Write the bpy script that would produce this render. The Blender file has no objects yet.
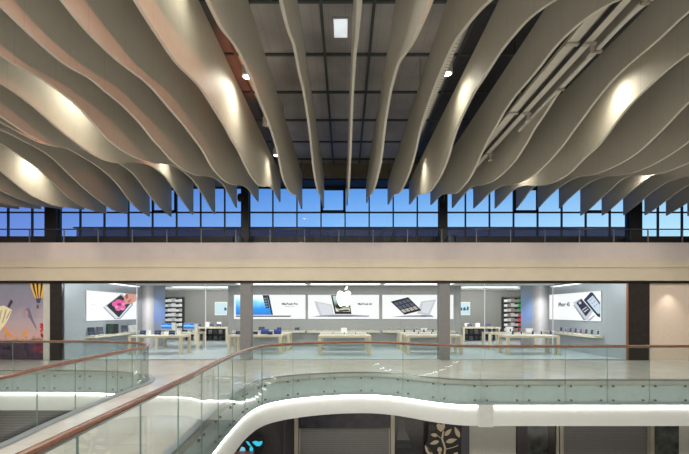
import bpy, math, random
import numpy as np
from mathutils import Vector

random.seed(7)
SC = bpy.context.scene
COL = SC.collection
PI = math.pi

# ---------------------------------------------------------------- camera frame (photo is 689 x 454)
F, CX, CY, EYE = 420.0, 345.3, 311.0, 2.1
def X_(px, d): return (px - CX) * d / F
def Z_(py, d): return EYE + (CY - py) * d / F

# ---------------------------------------------------------------- materials
MATS = {}
def _nt(name):
    m = bpy.data.materials.new(name); m.use_nodes = True
    nt = m.node_tree
    return m, nt, nt.nodes['Principled BSDF']

def mat(name, col, rough=0.5, metal=0.0, emit=None, es=1.0, var=0.06, scale=6.0, spec=0.5, bump=0.0,
        seam=None, seam_dark=0.7, tile=None):
    """procedural paint: noise-varied colour, optional seams every s metres along an axis, optional tiles"""
    if name in MATS: return MATS[name]
    m, nt, b = _nt(name)
    N, L = nt.nodes.new, nt.links.new
    b.inputs['Roughness'].default_value = rough
    b.inputs['Metallic'].default_value = metal
    b.inputs['Specular IOR Level'].default_value = spec
    tc = N('ShaderNodeTexCoord')
    nz = N('ShaderNodeTexNoise'); nz.inputs['Scale'].default_value = scale; nz.inputs['Detail'].default_value = 4
    L(tc.outputs['Object'], nz.inputs['Vector'])
    rp = N('ShaderNodeMapRange')
    rp.inputs['From Min'].default_value = 0.25; rp.inputs['From Max'].default_value = 0.75
    rp.inputs['To Min'].default_value = 1 - var; rp.inputs['To Max'].default_value = 1 + var
    L(nz.outputs['Fac'], rp.inputs['Value'])
    mul = N('ShaderNodeMix'); mul.data_type = 'RGBA'; mul.blend_type = 'MULTIPLY'; mul.inputs[0].default_value = 1
    mul.inputs[6].default_value = (*col, 1)
    L(rp.outputs[0], mul.inputs[7])
    out = mul.outputs[2]
    if seam:
        axis, step, wid = seam
        sp = N('ShaderNodeSeparateXYZ'); L(tc.outputs['Object'], sp.inputs[0])
        ad = N('ShaderNodeMath'); ad.operation = 'ADD'; ad.inputs[1].default_value = 1000 * step
        L(sp.outputs[axis], ad.inputs[0])
        md = N('ShaderNodeMath'); md.operation = 'MODULO'; md.inputs[1].default_value = step
        L(ad.outputs[0], md.inputs[0])
        lt = N('ShaderNodeMath'); lt.operation = 'LESS_THAN'; lt.inputs[1].default_value = wid
        L(md.outputs[0], lt.inputs[0])
        mx = N('ShaderNodeMix'); mx.data_type = 'RGBA'; mx.blend_type = 'MULTIPLY'
        mx.inputs[7].default_value = (seam_dark,) * 3 + (1,)
        L(lt.outputs[0], mx.inputs[0]); L(out, mx.inputs[6]); out = mx.outputs[2]
    if tile:
        w, h, c2, rot = tile
        mp = N('ShaderNodeMapping'); mp.inputs['Rotation'].default_value = (0, 0, rot)
        L(tc.outputs['Object'], mp.inputs['Vector'])
        br = N('ShaderNodeTexBrick'); br.offset = 0.5
        br.inputs['Color1'].default_value = (1, 1, 1, 1); br.inputs['Color2'].default_value = (c2, c2, c2, 1)
        br.inputs['Mortar'].default_value = (0.72, 0.72, 0.72, 1)
        br.inputs['Scale'].default_value = 1; br.inputs['Brick Width'].default_value = w
        br.inputs['Row Height'].default_value = h; br.inputs['Mortar Size'].default_value = 0.006
        L(mp.outputs[0], br.inputs['Vector'])
        mx = N('ShaderNodeMix'); mx.data_type = 'RGBA'; mx.blend_type = 'MULTIPLY'; mx.inputs[0].default_value = 1
        L(out, mx.inputs[6]); L(br.outputs['Color'], mx.inputs[7]); out = mx.outputs[2]
    L(out, b.inputs['Base Color'])
    if bump:
        bp = N('ShaderNodeBump'); bp.inputs['Strength'].default_value = bump; bp.inputs['Distance'].default_value = 0.01
        L(nz.outputs['Fac'], bp.inputs['Height']); L(bp.outputs[0], b.inputs['Normal'])
    if emit is not None:
        b.inputs['Emission Color'].default_value = (*emit, 1)
        b.inputs['Emission Strength'].default_value = es
    MATS[name] = m
    return m

def glass(name, tint=(0.90, 0.95, 0.93), ior=1.45, rough=0.0):
    if name in MATS: return MATS[name]
    m, nt, b = _nt(name)
    nt.nodes.remove(b)
    N, L = nt.nodes.new, nt.links.new
    o = nt.nodes['Material Output']
    tr = N('ShaderNodeBsdfTransparent'); tr.inputs[0].default_value = (*tint, 1)
    gl = N('ShaderNodeBsdfGlossy'); gl.inputs['Roughness'].default_value = rough
    fr = N('ShaderNodeFresnel')
    ge = N('ShaderNodeNewGeometry'); mi = N('ShaderNodeMix')          # same reflectance from either face of the sheet
    mi.inputs[2].default_value = ior; mi.inputs[3].default_value = 1/ior
    L(ge.outputs['Backfacing'], mi.inputs[0]); L(mi.outputs[0], fr.inputs[0])
    mx = N('ShaderNodeMixShader')
    L(fr.outputs[0], mx.inputs[0]); L(tr.outputs[0], mx.inputs[1]); L(gl.outputs[0], mx.inputs[2])
    L(mx.outputs[0], o.inputs[0])
    MATS[name] = m
    return m

def lit(name, col, es=1.0):
    """a colour on a backlit print or a display"""
    return mat(name, tuple(c * 0.12 for c in col), 0.35, emit=col, es=es*0.93, var=0.02, spec=0.2)

def gradmat(name, stops, axis=2, lo=0, hi=1, es=1.0):
    """backlit gradient along an object axis"""
    if name in MATS: return MATS[name]
    m, nt, b = _nt(name)
    N, L = nt.nodes.new, nt.links.new
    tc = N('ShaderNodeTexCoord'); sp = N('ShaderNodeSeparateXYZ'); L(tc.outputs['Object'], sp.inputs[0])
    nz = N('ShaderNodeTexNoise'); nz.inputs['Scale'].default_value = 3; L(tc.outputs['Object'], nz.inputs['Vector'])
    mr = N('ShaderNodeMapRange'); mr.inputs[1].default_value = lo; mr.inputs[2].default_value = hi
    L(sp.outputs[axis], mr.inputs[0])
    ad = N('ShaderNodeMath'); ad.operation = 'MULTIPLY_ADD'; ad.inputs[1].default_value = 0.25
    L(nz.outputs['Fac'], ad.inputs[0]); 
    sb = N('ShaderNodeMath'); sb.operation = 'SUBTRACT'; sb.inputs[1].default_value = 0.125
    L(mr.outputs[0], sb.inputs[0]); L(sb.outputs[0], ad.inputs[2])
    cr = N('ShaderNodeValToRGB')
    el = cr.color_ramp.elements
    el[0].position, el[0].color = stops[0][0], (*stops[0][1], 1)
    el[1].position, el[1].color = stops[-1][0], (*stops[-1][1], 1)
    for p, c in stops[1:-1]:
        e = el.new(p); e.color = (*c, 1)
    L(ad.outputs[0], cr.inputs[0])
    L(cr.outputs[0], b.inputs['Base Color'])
    if es > 0:
        L(cr.outputs[0], b.inputs['Emission Color']); b.inputs['Emission Strength'].default_value = es
    b.inputs['Roughness'].default_value = 0.4
    MATS[name] = m
    return m

# ---------------------------------------------------------------- mesh builder
class MB:
    def __init__(s): s.v, s.f, s.mi = [], [], []
    def add(s, vs, fs, mi=0):
        n = len(s.v); s.v += [tuple(p) for p in vs]
        for f in fs: s.f.append(tuple(i + n for i in f)); s.mi.append(mi)
        return s
    def box(s, x0, x1, y0, y1, z0, z1, mi=0):
        x0, x1 = sorted((x0, x1)); y0, y1 = sorted((y0, y1)); z0, z1 = sorted((z0, z1))
        return s.add([(x0,y0,z0),(x1,y0,z0),(x1,y1,z0),(x0,y1,z0),(x0,y0,z1),(x1,y0,z1),(x1,y1,z1),(x0,y1,z1)],
                     [(0,3,2,1),(4,5,6,7),(0,1,5,4),(1,2,6,5),(2,3,7,6),(3,0,4,7)], mi)
    def poly(s, pts, mi=0): return s.add(pts, [tuple(range(len(pts)))], mi)
    def prism(s, pts, off, mi=0):
        """polygon extruded by a vector"""
        n = len(pts); o = Vector(off)
        vs = [Vector(p) for p in pts] + [Vector(p) + o for p in pts]
        fs = [tuple(range(n))[::-1], tuple(range(n, 2*n))] + [(i, (i+1) % n, (i+1) % n + n, i + n) for i in range(n)]
        return s.add(vs, fs, mi)
    def lathe(s, prof, c=(0,0,0), seg=16, mi=0):
        n = len(prof)
        vs = [(c[0] + r*math.cos(2*PI*k/seg), c[1] + r*math.sin(2*PI*k/seg), c[2] + z) for k in range(seg) for r, z in prof]
        fs = [(k*n+i, ((k+1) % seg)*n+i, ((k+1) % seg)*n+i+1, k*n+i+1) for k in range(seg) for i in range(n-1)]
        fs.append(tuple(k*n for k in range(seg))[::-1]); fs.append(tuple(k*n+n-1 for k in range(seg)))
        return s.add(vs, fs, mi)
    def tube(s, pts, r, seg=8, mi=0):
        return s.sweep(pts, [(r*math.cos(2*PI*k/seg), r*math.sin(2*PI*k/seg)) for k in range(seg)], mi)
    def sweep(s, pts, prof, mi=0):
        P = [Vector(p) for p in pts]; n = len(prof); vs = []
        for i, p in enumerate(P):
            t = (P[min(i+1, len(P)-1)] - P[max(i-1, 0)]).normalized()
            up = Vector((0,0,1)) if abs(t.z) < 0.95 else Vector((0,1,0))
            a = t.cross(up).normalized(); b = a.cross(t).normalized()
            vs += [p + a*u + b*w for u, w in prof]
        fs = [(i*n+k, i*n+(k+1) % n, (i+1)*n+(k+1) % n, (i+1)*n+k) for i in range(len(P)-1) for k in range(n)]
        fs.append(tuple(range(n))[::-1]); fs.append(tuple((len(P)-1)*n+k for k in range(n)))
        return s.add(vs, fs, mi)
    def wallstrip(s, path, z0, z1, th, mi=0, edge=0):
        """vertical sheet along a plan path, with thickness to the left of travel"""
        a = offset(path, 0); b = offset(path, th); n = len(path)
        vs = []
        for i in range(n):
            vs += [(a[i][0], a[i][1], z0), (a[i][0], a[i][1], z1), (b[i][0], b[i][1], z1), (b[i][0], b[i][1], z0)]
        base = len(s.v); s.v += vs
        for i in range(n-1):
            for k in range(4):
                s.f.append((base+4*i+k, base+4*i+(k+1) % 4, base+4*(i+1)+(k+1) % 4, base+4*(i+1)+k))
                s.mi.append(mi if k in (0, 2) else edge)
        s.f.append((base, base+3, base+2, base+1)); s.mi.append(edge)
        e = base+4*(n-1); s.f.append((e, e+1, e+2, e+3)); s.mi.append(edge)
        return s
    def build(s, name, m, parent=None, loc=(0,0,0), smooth=False, bevel=0):
        me = bpy.data.meshes.new(name)
        l = Vector(loc)
        me.from_pydata([tuple(Vector(p) - l) for p in s.v], [], s.f)
        ms = m if isinstance(m, (list, tuple)) else [m]
        for q in ms: me.materials.append(q)
        me.polygons.foreach_set('material_index', s.mi)
        import bmesh
        bm = bmesh.new(); bm.from_mesh(me); bmesh.ops.recalc_face_normals(bm, faces=bm.faces); bm.to_mesh(me); bm.free()
        if smooth:
            me.polygons.foreach_set('use_smooth', [True]*len(me.polygons))
            me.set_sharp_from_angle(angle=0.6)
        me.update()
        o = bpy.data.objects.new(name, me); COL.objects.link(o)
        if parent is not None:
            o.parent = parent
            if parent.type != 'EMPTY' or True:
                o.location = Vector(loc) - wloc(parent)
        else:
            o.location = loc
        if bevel:
            bv = o.modifiers.new('bevel', 'BEVEL'); bv.width = bevel; bv.segments = 2
        return o

def wloc(o):
    v = Vector(o.location)
    while o.parent: o = o.parent; v += Vector(o.location)
    return v

def tag(o, label=None, cat=None, group=None, kind=None):
    if label: o['label'] = label
    if cat: o['category'] = cat
    if group: o['group'] = group
    if kind: o['kind'] = kind
    return o
def thing(name, label, cat, loc=(0,0,0), group=None):
    o = bpy.data.objects.new(name, None); COL.objects.link(o); o.location = loc; o.empty_display_size = 0.1
    return tag(o, label, cat, group)
def struct(name, mb, m, parent=None, loc=(0,0,0), **k):
    o = mb.build(name, m, parent, loc, **k)
    if parent is None: o['kind'] = 'structure'
    return o
def dup(root, loc, label=None, group=None):
    r = root.copy(); COL.objects.link(r); r.location = loc
    if label: r['label'] = label
    if group: r['group'] = group
    for ch in root.children:
        c = ch.copy(); COL.objects.link(c); c.parent = r
        for g in ch.children:
            d = g.copy(); COL.objects.link(d); d.parent = c
    return r

ORD = ['', 'first', 'second', 'third', 'fourth', 'fifth', 'sixth', 'seventh', 'eighth', 'ninth', 'tenth', 'eleventh', 'twelfth',
       'thirteenth', 'fourteenth', 'fifteenth', 'sixteenth', 'seventeenth', 'eighteenth', 'nineteenth', 'twentieth']

def offset(path, d):
    """shift a plan path to the left of travel by d"""
    out = []
    n = len(path)
    for i in range(n):
        x0, y0 = path[max(i-1, 0)]; x1, y1 = path[min(i+1, n-1)]
        tx, ty = x1-x0, y1-y0; l = math.hypot(tx, ty) or 1
        out.append((path[i][0] - ty/l*d, path[i][1] + tx/l*d))
    return out
def resample(path, step):
    P = np.array(path, float)
    s = np.r_[0, np.cumsum(np.hypot(*np.diff(P, axis=0).T))]
    n = max(2, int(round(s[-1]/step)) + 1)
    t = np.linspace(0, s[-1], n)
    return [(float(a), float(b)) for a, b in zip(pchip(s, P[:,0], t), pchip(s, P[:,1], t))]
def pchip(x, y, xi):
    x = np.asarray(x, float); y = np.asarray(y, float)
    h = np.diff(x); dl = np.diff(y)/h; m = np.zeros_like(y)
    m[0], m[-1] = dl[0], dl[-1]
    for i in range(1, len(x)-1):
        if dl[i-1]*dl[i] > 0:
            w1, w2 = 2*h[i]+h[i-1], h[i]+2*h[i-1]
            m[i] = (w1+w2)/(w1/dl[i-1]+w2/dl[i])
    k = np.clip(np.searchsorted(x, xi)-1, 0, len(x)-2)
    t = (xi-x[k])/h[k]
    return (2*t**3-3*t**2+1)*y[k] + (t**3-2*t**2+t)*h[k]*m[k] + (-2*t**3+3*t**2)*y[k+1] + (t**3-t**2)*h[k]*m[k+1]

# ---------------------------------------------------------------- palette
M_fin   = mat('fin_paint', (0.565, 0.535, 0.455), 0.55, var=0.03, seam=(1, 1.1, 0.012), seam_dark=0.8)
M_ceil  = mat('dark_glazed_panel', (0.30, 0.285, 0.275), 0.38, var=0.3, scale=0.8, spec=0.35, seam=(0, 0.41, 0.012), seam_dark=0.7)
M_black = mat('black_steel', (0.012, 0.011, 0.012), 0.45)
M_dark  = mat('dark_steel', (0.045, 0.045, 0.048), 0.4, metal=0.4)
M_bolt  = mat('bolt_steel', (0.16, 0.17, 0.17), 0.35, metal=0.5)
M_steel = mat('brushed_steel', (0.42, 0.42, 0.42), 0.35, metal=0.9)
M_floor = mat('polished_stone', (0.57, 0.54, 0.485), 0.13, var=0.10, scale=1.3, tile=(1.2, 0.6, 0.93, 0.0))
M_para  = mat('parapet_plaster', (0.46, 0.395, 0.37), 0.6, var=0.05, scale=2.0, seam=(0, 1.46, 0.012), seam_dark=0.88)
M_corn  = mat('beige_cornice', (0.46, 0.395, 0.29), 0.5, var=0.04, scale=2.0)
M_fascia= mat('slab_fascia', (0.55, 0.60, 0.60), 0.5, var=0.05)
M_band  = mat('white_plaster', (0.62, 0.64, 0.61), 0.5, var=0.02)
M_glow  = mat('cove_tube', (1, 1, 1), 0.5, emit=(1, 0.98, 0.93), es=7.0)
M_wood  = mat('handrail_wood', (0.19, 0.078, 0.033), 0.25, var=0.25, scale=14)
M_glass = glass('balustrade_glass', (0.925, 0.96, 0.95))
M_edge  = mat('glass_edge', (0.22, 0.30, 0.27), 0.2, var=0.02)
M_sglass= glass('shop_glass', (0.97, 0.985, 0.98), 1.3)
M_wglass= glass('window_glass', (0.93, 0.96, 0.99), 1.35)
M_swall = mat('steel_wall_panel', (0.42, 0.45, 0.475), 0.38, metal=0.35, var=0.03, seam=(1, 1.38, 0.014), seam_dark=0.75)
M_swallx= mat('steel_wall_panel_back', (0.36, 0.36, 0.355), 0.42, metal=0.3, var=0.03, seam=(0, 3.27, 0.018), seam_dark=0.7)
M_blue  = gradmat('blue_reflection_steel', [(0.0,(0.30,0.31,0.32)),(0.3,(0.30,0.33,0.40)),(0.5,(0.22,0.33,0.68)),(0.72,(0.25,0.36,0.60)),(1.0,(0.30,0.35,0.40))], 2, 0.0, 3.6, es=0.0)  # blue reflection painted into the steel as a vertical gradient
M_sfloor= mat('shop_floor_stone', (0.47, 0.53, 0.55), 0.35, var=0.05, scale=1.5, tile=(0.76, 0.76, 0.96, 0))
M_sceil = mat('shop_ceiling', (0.72, 0.72, 0.70), 0.7, var=0.02)
M_light = mat('light_panel', (1, 1, 1), 0.5, emit=(1, 1, 1), es=1.7)
M_table = mat('maple_wood', (0.56, 0.49, 0.36), 0.4, var=0.06, scale=9)
M_shelf = mat('maple_shelf', (0.60, 0.55, 0.42), 0.4, var=0.05)
M_white = mat('white_plastic', (0.82, 0.82, 0.80), 0.35)
M_alu   = mat('aluminium', (0.66, 0.67, 0.68), 0.3, metal=0.6)
M_blk   = mat('black_plastic', (0.015, 0.016, 0.02), 0.3)
M_pier  = mat('grey_stone_pier', (0.155, 0.15, 0.145), 0.5, var=0.06)
M_bpil  = mat('black_granite', (0.022, 0.018, 0.016), 0.18, var=0.2)
M_beige = mat('beige_wall', (0.60, 0.49, 0.39), 0.6, var=0.03, seam=(0, 1.05, 0.01), seam_dark=0.85)
M_beige2= mat('pale_stone_wall', (0.47, 0.46, 0.41), 0.5, var=0.04, seam=(0, 1.9, 0.012), seam_dark=0.85)
M_shut  = mat('shutter_slat', (0.20, 0.195, 0.19), 0.45, metal=0.3, var=0.04, seam=(2, 0.075, 0.018), seam_dark=0.55)
M_shut2 = mat('brown_shutter_slat', (0.09, 0.08, 0.072), 0.45, metal=0.3, var=0.05, seam=(2, 0.11, 0.02), seam_dark=2.2)
M_cream = mat('cream_paint', (0.62, 0.50, 0.36), 0.6)
M_mull  = mat('shopfront_mullion', (0.42, 0.39, 0.32), 0.4, metal=0.4)
M_marble= mat('dark_marble', (0.05, 0.055, 0.05), 0.12, var=0.9, scale=2.6)
M_lfloor= mat('lower_floor_stone', (0.35, 0.33, 0.30), 0.25, var=0.1, tile=(0.8, 0.8, 0.9, 0))

# ================================================================= SETTING
# plan paths of the two openings in the floor (walking with the floor on the left)
pathR = [(-2.32,1.2),(-2.34,3.0),(-2.36,3.5),(-2.41,4.6),(-2.46,5.8),(-2.52,7),(-2.60,8),(-2.68,9.6),(-2.70,11),(-2.62,12.0),(-2.42,12.7),
         (-1.95,13.28),(-1.06,13.82),(0,14.13),(0.7,14.18),(1.4,14.0),(2.05,13.6),(2.6,13.14),(3.12,12.82),(3.6,12.64),(4.2,12.6),(6,12.6),(10,12.6),(20.5,12.6)]
pathL = [(-20.5,14.6),(-12,14.6),(-9.8,14.58),(-8.5,14.48),(-7.5,14.2),(-6.6,13.62),(-6.05,12.9),(-5.80,12.1),(-5.78,11),(-5.7,9),(-5.58,7.7),(-5.42,6.5),(-5.36,5),(-5.32,3),(-5.3,1.2)]
pR = resample(pathR, 0.25); pL = resample(pathL, 0.25)
WX = 20.5
def plan(inset=0.0):
    r = offset(pR, inset); l = offset(pL, inset)
    return [(-WX,-8),(WX,-8),(WX,1.2)] + [(r[0][0], 1.2)] + r[1:-1] + [(WX, r[-1][1]), (WX, 18), (-WX, 18), (-WX, l[0][1])] + l[1:-1] + [(l[-1][0], 1.2), (-WX, 1.2)]
pts = plan(0.03)
struct('floor', MB().prism([(x, y, -0.12) for x, y in pts], (0,0,0.12)), M_floor)
pts = plan(0.06)
struct('ceiling_lower_level', MB().prism([(x, y, -1.36) for x, y in pts], (0,0,0.03)), M_band)
n = 0
def trim(mb, m, **k):
    global n; n += 1
    return struct('trim_%d' % n, mb, m, **k)
for p in (pR, pL):
    trim(MB().wallstrip(offset(p, 0.14), -0.72, -0.12, 0.1), M_fascia)                # slab edge behind the glass
    trim(MB().wallstrip(offset(p, 0.02), -0.735, -0.722, 0.22), M_fascia)              # added ledge that keeps light off the slab edge
    trim(MB().wallstrip(offset(p, -0.01), -0.768, -0.738, 0.10), M_glow)               # light line under the ledge
    o_ = MB(); a = offset(p, 0.0)
    # white cove: leans back a little as it goes down, thickness to the floor side
    qa, q0, q1 = offset(p, 0.07), offset(p, -0.02), offset(p, 0.0)
    vs = []; 
    for i in range(len(p)):
        vs += [(qa[i][0], qa[i][1], -0.77), (q0[i][0], q0[i][1], -1.16), (q1[i][0], q1[i][1], -1.35)]
    fs = []
    for i in range(len(p)-1):
        for k in range(2): fs.append((3*i+k, 3*i+k+1, 3*(i+1)+k+1, 3*(i+1)+k))
    o_.add(vs, fs)
    trim(o_, M_band, smooth=True)
trim(MB().box(X_(479,12.5), X_(493.8,12.5), 12.54, 12.64, -0.70, -1.37), mat('joint_cover', (0.55,0.57,0.54), 0.5))
struct('floor_lower_level', MB().box(-WX, WX, -8, 17, -5.6, -5.5), M_lfloor)
# shell: side walls and the wall behind
M_side = mat('hall_side_wall', (0.50, 0.46, 0.40), 0.6)
struct('wall_left', MB().box(-WX-0.2, -WX, -8, 22, -5.5, 9.2), M_side)
struct('wall_right', MB().box(WX, WX+0.2, -8, 22, -5.5, 9.2), M_side)
struct('wall_rear', MB().box(-WX, WX, -8.2, -8, -5.5, 9.2), M_side)
# dark glazed ceiling and its grid
struct('ceiling', MB().box(-3.0, 3.1, -8, 20.05, 9.15, 9.3), M_ceil)
M_ceilo = mat('shade_dark_roof_panel', (0.035, 0.035, 0.04), 0.5, var=0.2, scale=1.2, spec=0.3)  # outer panels darkened in colour for the dim gaps between fins
struct('ceiling_left', MB().box(-WX, -3.0, -8, 20.05, 9.15, 9.3), mat('shade_dark_roof_left', (0.10, 0.085, 0.08), 0.5, var=0.2, scale=1.2, spec=0.3))  # same painted-in shade, slightly warmer
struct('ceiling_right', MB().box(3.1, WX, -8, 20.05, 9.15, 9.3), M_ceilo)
g = MB()
for k in range(-7, 7):
    d = 11.52 + 1.98*k - 0.01
    if d < 20: g.box(-WX, WX, d-0.04, d+0.04, 9.10, 9.15)
for x in (-0.56, 0.66, -3.0, 3.1, -5.44, 5.54, -7.9, 8.0, -10.3, 10.4, -12.7, 12.9, -15.2, 15.3):
    g.box(x-0.035, x+0.035, -8, 20, 9.09, 9.15)
trim(g, mat('ceiling_grid_bar', (0.035, 0.042, 0.04), 0.4))
# bulkhead above the window wall and black transom
trim(MB().box(-WX, WX, 20.05, 20.25, 8.48, 9.3), mat('brown_bulkhead', (0.17, 0.14, 0.085), 0.5, var=0.1, seam=(0, 1.2, 0.015)))
trim(MB().box(-WX, WX, 20.25, 21.6, 8.42, 8.5), M_black)
# upper terrace
struct('floor_terrace', MB().box(-WX, WX, 17.95, 21.7, 4.35, 4.6), M_lfloor)
trim(MB().box(-WX, WX, 17.8, 18.0, 4.30, 5.0), M_para)
g = MB()
for z0, z1, y0 in ((4.18,4.30,17.72),(3.93,4.18,17.66),(3.86,3.93,17.70),(3.38,3.86,17.64)):
    g.box(-WX, WX, y0, 18.0, z0, z1)
trim(g, M_corn)
trim(MB().box(-WX, WX, 17.9, 18.1, 3.28, 3.38), M_black)
trim(MB().box(-WX, WX, 18.0, 18.1, 3.3, 4.35), M_sceil)
# sill wall below the upper windows
struct('wall_terrace_sill', MB().box(-WX, WX, 21.45, 21.65, 4.6, 5.86), M_black)
struct('wall_behind_terrace', MB().box(-WX, WX, 21.6, 21.7, 4.35, 4.6), M_black)

# upper windows: one bay between each two black columns
DW = 21.5
XW = lambda px: X_(px, DW)
mull = [345.1 + 24.05*k for k in range(-18, 19)]
bays = [(-40, 50), (57, 243), (248, 440), (445.5, 630), (637, 730)]
open_sash = {(321.05, 345.1), (152.7, 176.75), (513.45, 537.5), (585.6, 609.65)}
for bi, (a, b) in enumerate(bays):
    r = thing('window_%d' % (bi+1), None, None, (XW((a+b)/2), DW, 5.86)); r['kind'] = 'structure'
    f = MB()
    x0, x1 = XW(a), XW(b)
    f.box(x0, x1, DW-0.05, DW+0.05, 5.86, 5.92); f.box(x0, x1, DW-0.05, DW+0.05, 8.36, 8.42)
    f.box(x0, x1, DW-0.05, DW+0.05, Z_(212.5,DW)-0.035, Z_(212.5,DW)+0.035)
    for m_ in mull:
        if a-1 < m_ < b+1: f.box(XW(m_)-0.032, XW(m_)+0.032, DW-0.06, DW+0.05, 5.86, 8.42)
    f.build('window_frame', M_black, r)
    MB().box(x0, x1, DW-0.005, DW+0.005, 5.9, 8.4).build('pane', M_wglass, r)
    for s0, s1 in open_sash:
        if a <= s0 and s1 <= b:
            q = MB(); u0, u1, z0, z1 = XW(s0), XW(s1), Z_(212.5,DW), 8.36
            w = 0.10
            q.box(u0,u1,DW-0.1,DW-0.03,z0,z0+w).box(u0,u1,DW-0.1,DW-0.03,z1-w,z1).box(u0,u0+w,DW-0.1,DW-0.03,z0,z1).box(u1-w,u1,DW-0.1,DW-0.03,z0,z1)
            q.build('window_sash', M_black, r)
# black steel columns on the terrace
for k, (a, b, nm) in enumerate(((47.5, 59, 0), (242, 249.6, 1), (438.8, 446.6, 2), (627.7, 639.3, 3))):
    d = 20.9
    q = MB(); x0, x1 = X_(a, d), X_(b, d)
    q.box(x0, x1, d-0.22, d+0.22, 4.6, 9.15); q.box(x0-0.04, x1+0.04, d-0.03, d+0.03, 4.6, 9.15)
    struct('column_%d' % (k+1), q, M_black)
# loudspeakers fixed on the two inner columns
for px, lab in ((242.5, 'black rounded loudspeaker fixed to the dark column behind the fifth fin left of centre'),
                (439.5, 'black rounded loudspeaker fixed to the dark column behind the fourth fin right of centre')):
    d = 20.9
    t = thing('loudspeaker', lab, 'loudspeaker', (X_(px,d), d-0.42, Z_(200,d)), 'terrace loudspeakers')
    c = wloc(t)
    MB().lathe([(0.0,-0.2),(0.09,-0.19),(0.14,-0.12),(0.15,0),(0.14,0.12),(0.09,0.19),(0.0,0.2)], c, 14).build('housing', M_blk, t, c, smooth=True)
    MB().box(c.x, c.x+0.12, c.y+0.02, c.y+0.21, c.z-0.04, c.z+0.04).build('bracket', M_black, t, c)

# low dark roof-top building outside, far beyond the glass
t = thing('rooftop_block', 'low dark blue-purple building beyond the upper windows', 'building', (0.5, 41, 0))
MB().box(-25.6, 26.8, 40, 46, 0, Z_(228.5, 40)).build('wall', mat('dusk_wall', (0.11, 0.075, 0.10), 0.7, seam=(0, 4.2, 0.06), seam_dark=0.85), t, (0.5,41,0))
MB().box(-25.8, 27.0, 39.8, 46.2, Z_(228.5, 40), Z_(227.2, 40)).build('roof_edge', mat('dusk_edge', (0.05, 0.035, 0.05), 0.6), t, (0.5,41,0))

# ---------------------------------------------------------------- terrace railing
t = thing('terrace_railing', 'steel post railing along the edge of the upper terrace above the cornice', 'railing', (0, 17.9, 5.0))
c = wloc(t); D = 17.9
MB().tube([(-WX+0.2, D, Z_(229.3,D)), (WX-0.2, D, Z_(229.3,D))], 0.028).build('handrail', M_dark, t, c)
posts = [338.8 + 34.35*k for k in range(-10, 11)]
for i, px in enumerate(posts):
    x = X_(px, D)
    MB().box(x-0.014, x+0.014, D-0.03, D+0.03, 4.95, Z_(229.3,D)).build('post', mat('dull_steel', (0.16,0.16,0.17), 0.45, metal=0.3), t, (x, D, 4.95))
    if i < len(posts)-1:
        x1 = X_(posts[i+1], D)
        MB().box(x+0.05, x1-0.05, D-0.006, D+0.006, 5.02, Z_(231,D)).build('glass_panel', M_wglass, t, (x, D, 4.95))

# ---------------------------------------------------------------- dark tub chairs on the terrace (only their backs show)
def tub(px, lab):
    d = 18.9; x = X_(px, d)
    t = thing('tub_chair', lab, 'chair', (x, d, 4.6), 'terrace chairs'); c = wloc(t)
    q = MB()
    R0, R1 = 0.30, 0.22
    ang = [PI*0.95 + PI*1.1*k/12 for k in range(13)]
    for (ra, rb, z0, z1) in ((R0, R1, 0.30, 0.0),):
        vs = []
        for k, a in enumerate(ang):
            top = 0.62 + 0.26*math.sin(PI*k/12)
            for r in (R0, R1):
                vs += [(x+r*math.cos(a), d+r*math.sin(a), 4.95), (x+r*math.cos(a), d+r*math.sin(a), 4.6+top)]
        fs = []
        for k in range(12):
            b = 4*k
            fs += [(b,b+4,b+5,b+1),(b+2,b+3,b+7,b+6),(b+1,b+5,b+7,b+3),(b,b+2,b+6,b+4)]
        fs += [(0,1,3,2),(48,50,51,49)]
        q.add(vs, fs)
    q.build('backrest', M_blk, t, c, smooth=True)
    MB().lathe([(0.0,0.36),(0.25,0.36),(0.27,0.42),(0.25,0.47),(0,0.48)], c, 16).build('seat', M_blk, t, c, smooth=True)
    for sx in (-1,1):
        for sy in (-1,1):
            MB().tube([(x+sx*0.18, d+sy*0.18, 4.98), (x+sx*0.22, d+sy*0.22, 4.6)], 0.018).build('leg', M_dark, t, c)
tub(450.5, 'dark rounded chair on the upper terrace just right of the second inner column')
tub(238.5, 'dark rounded chair on the upper terrace just left of the first inner column')

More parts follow.
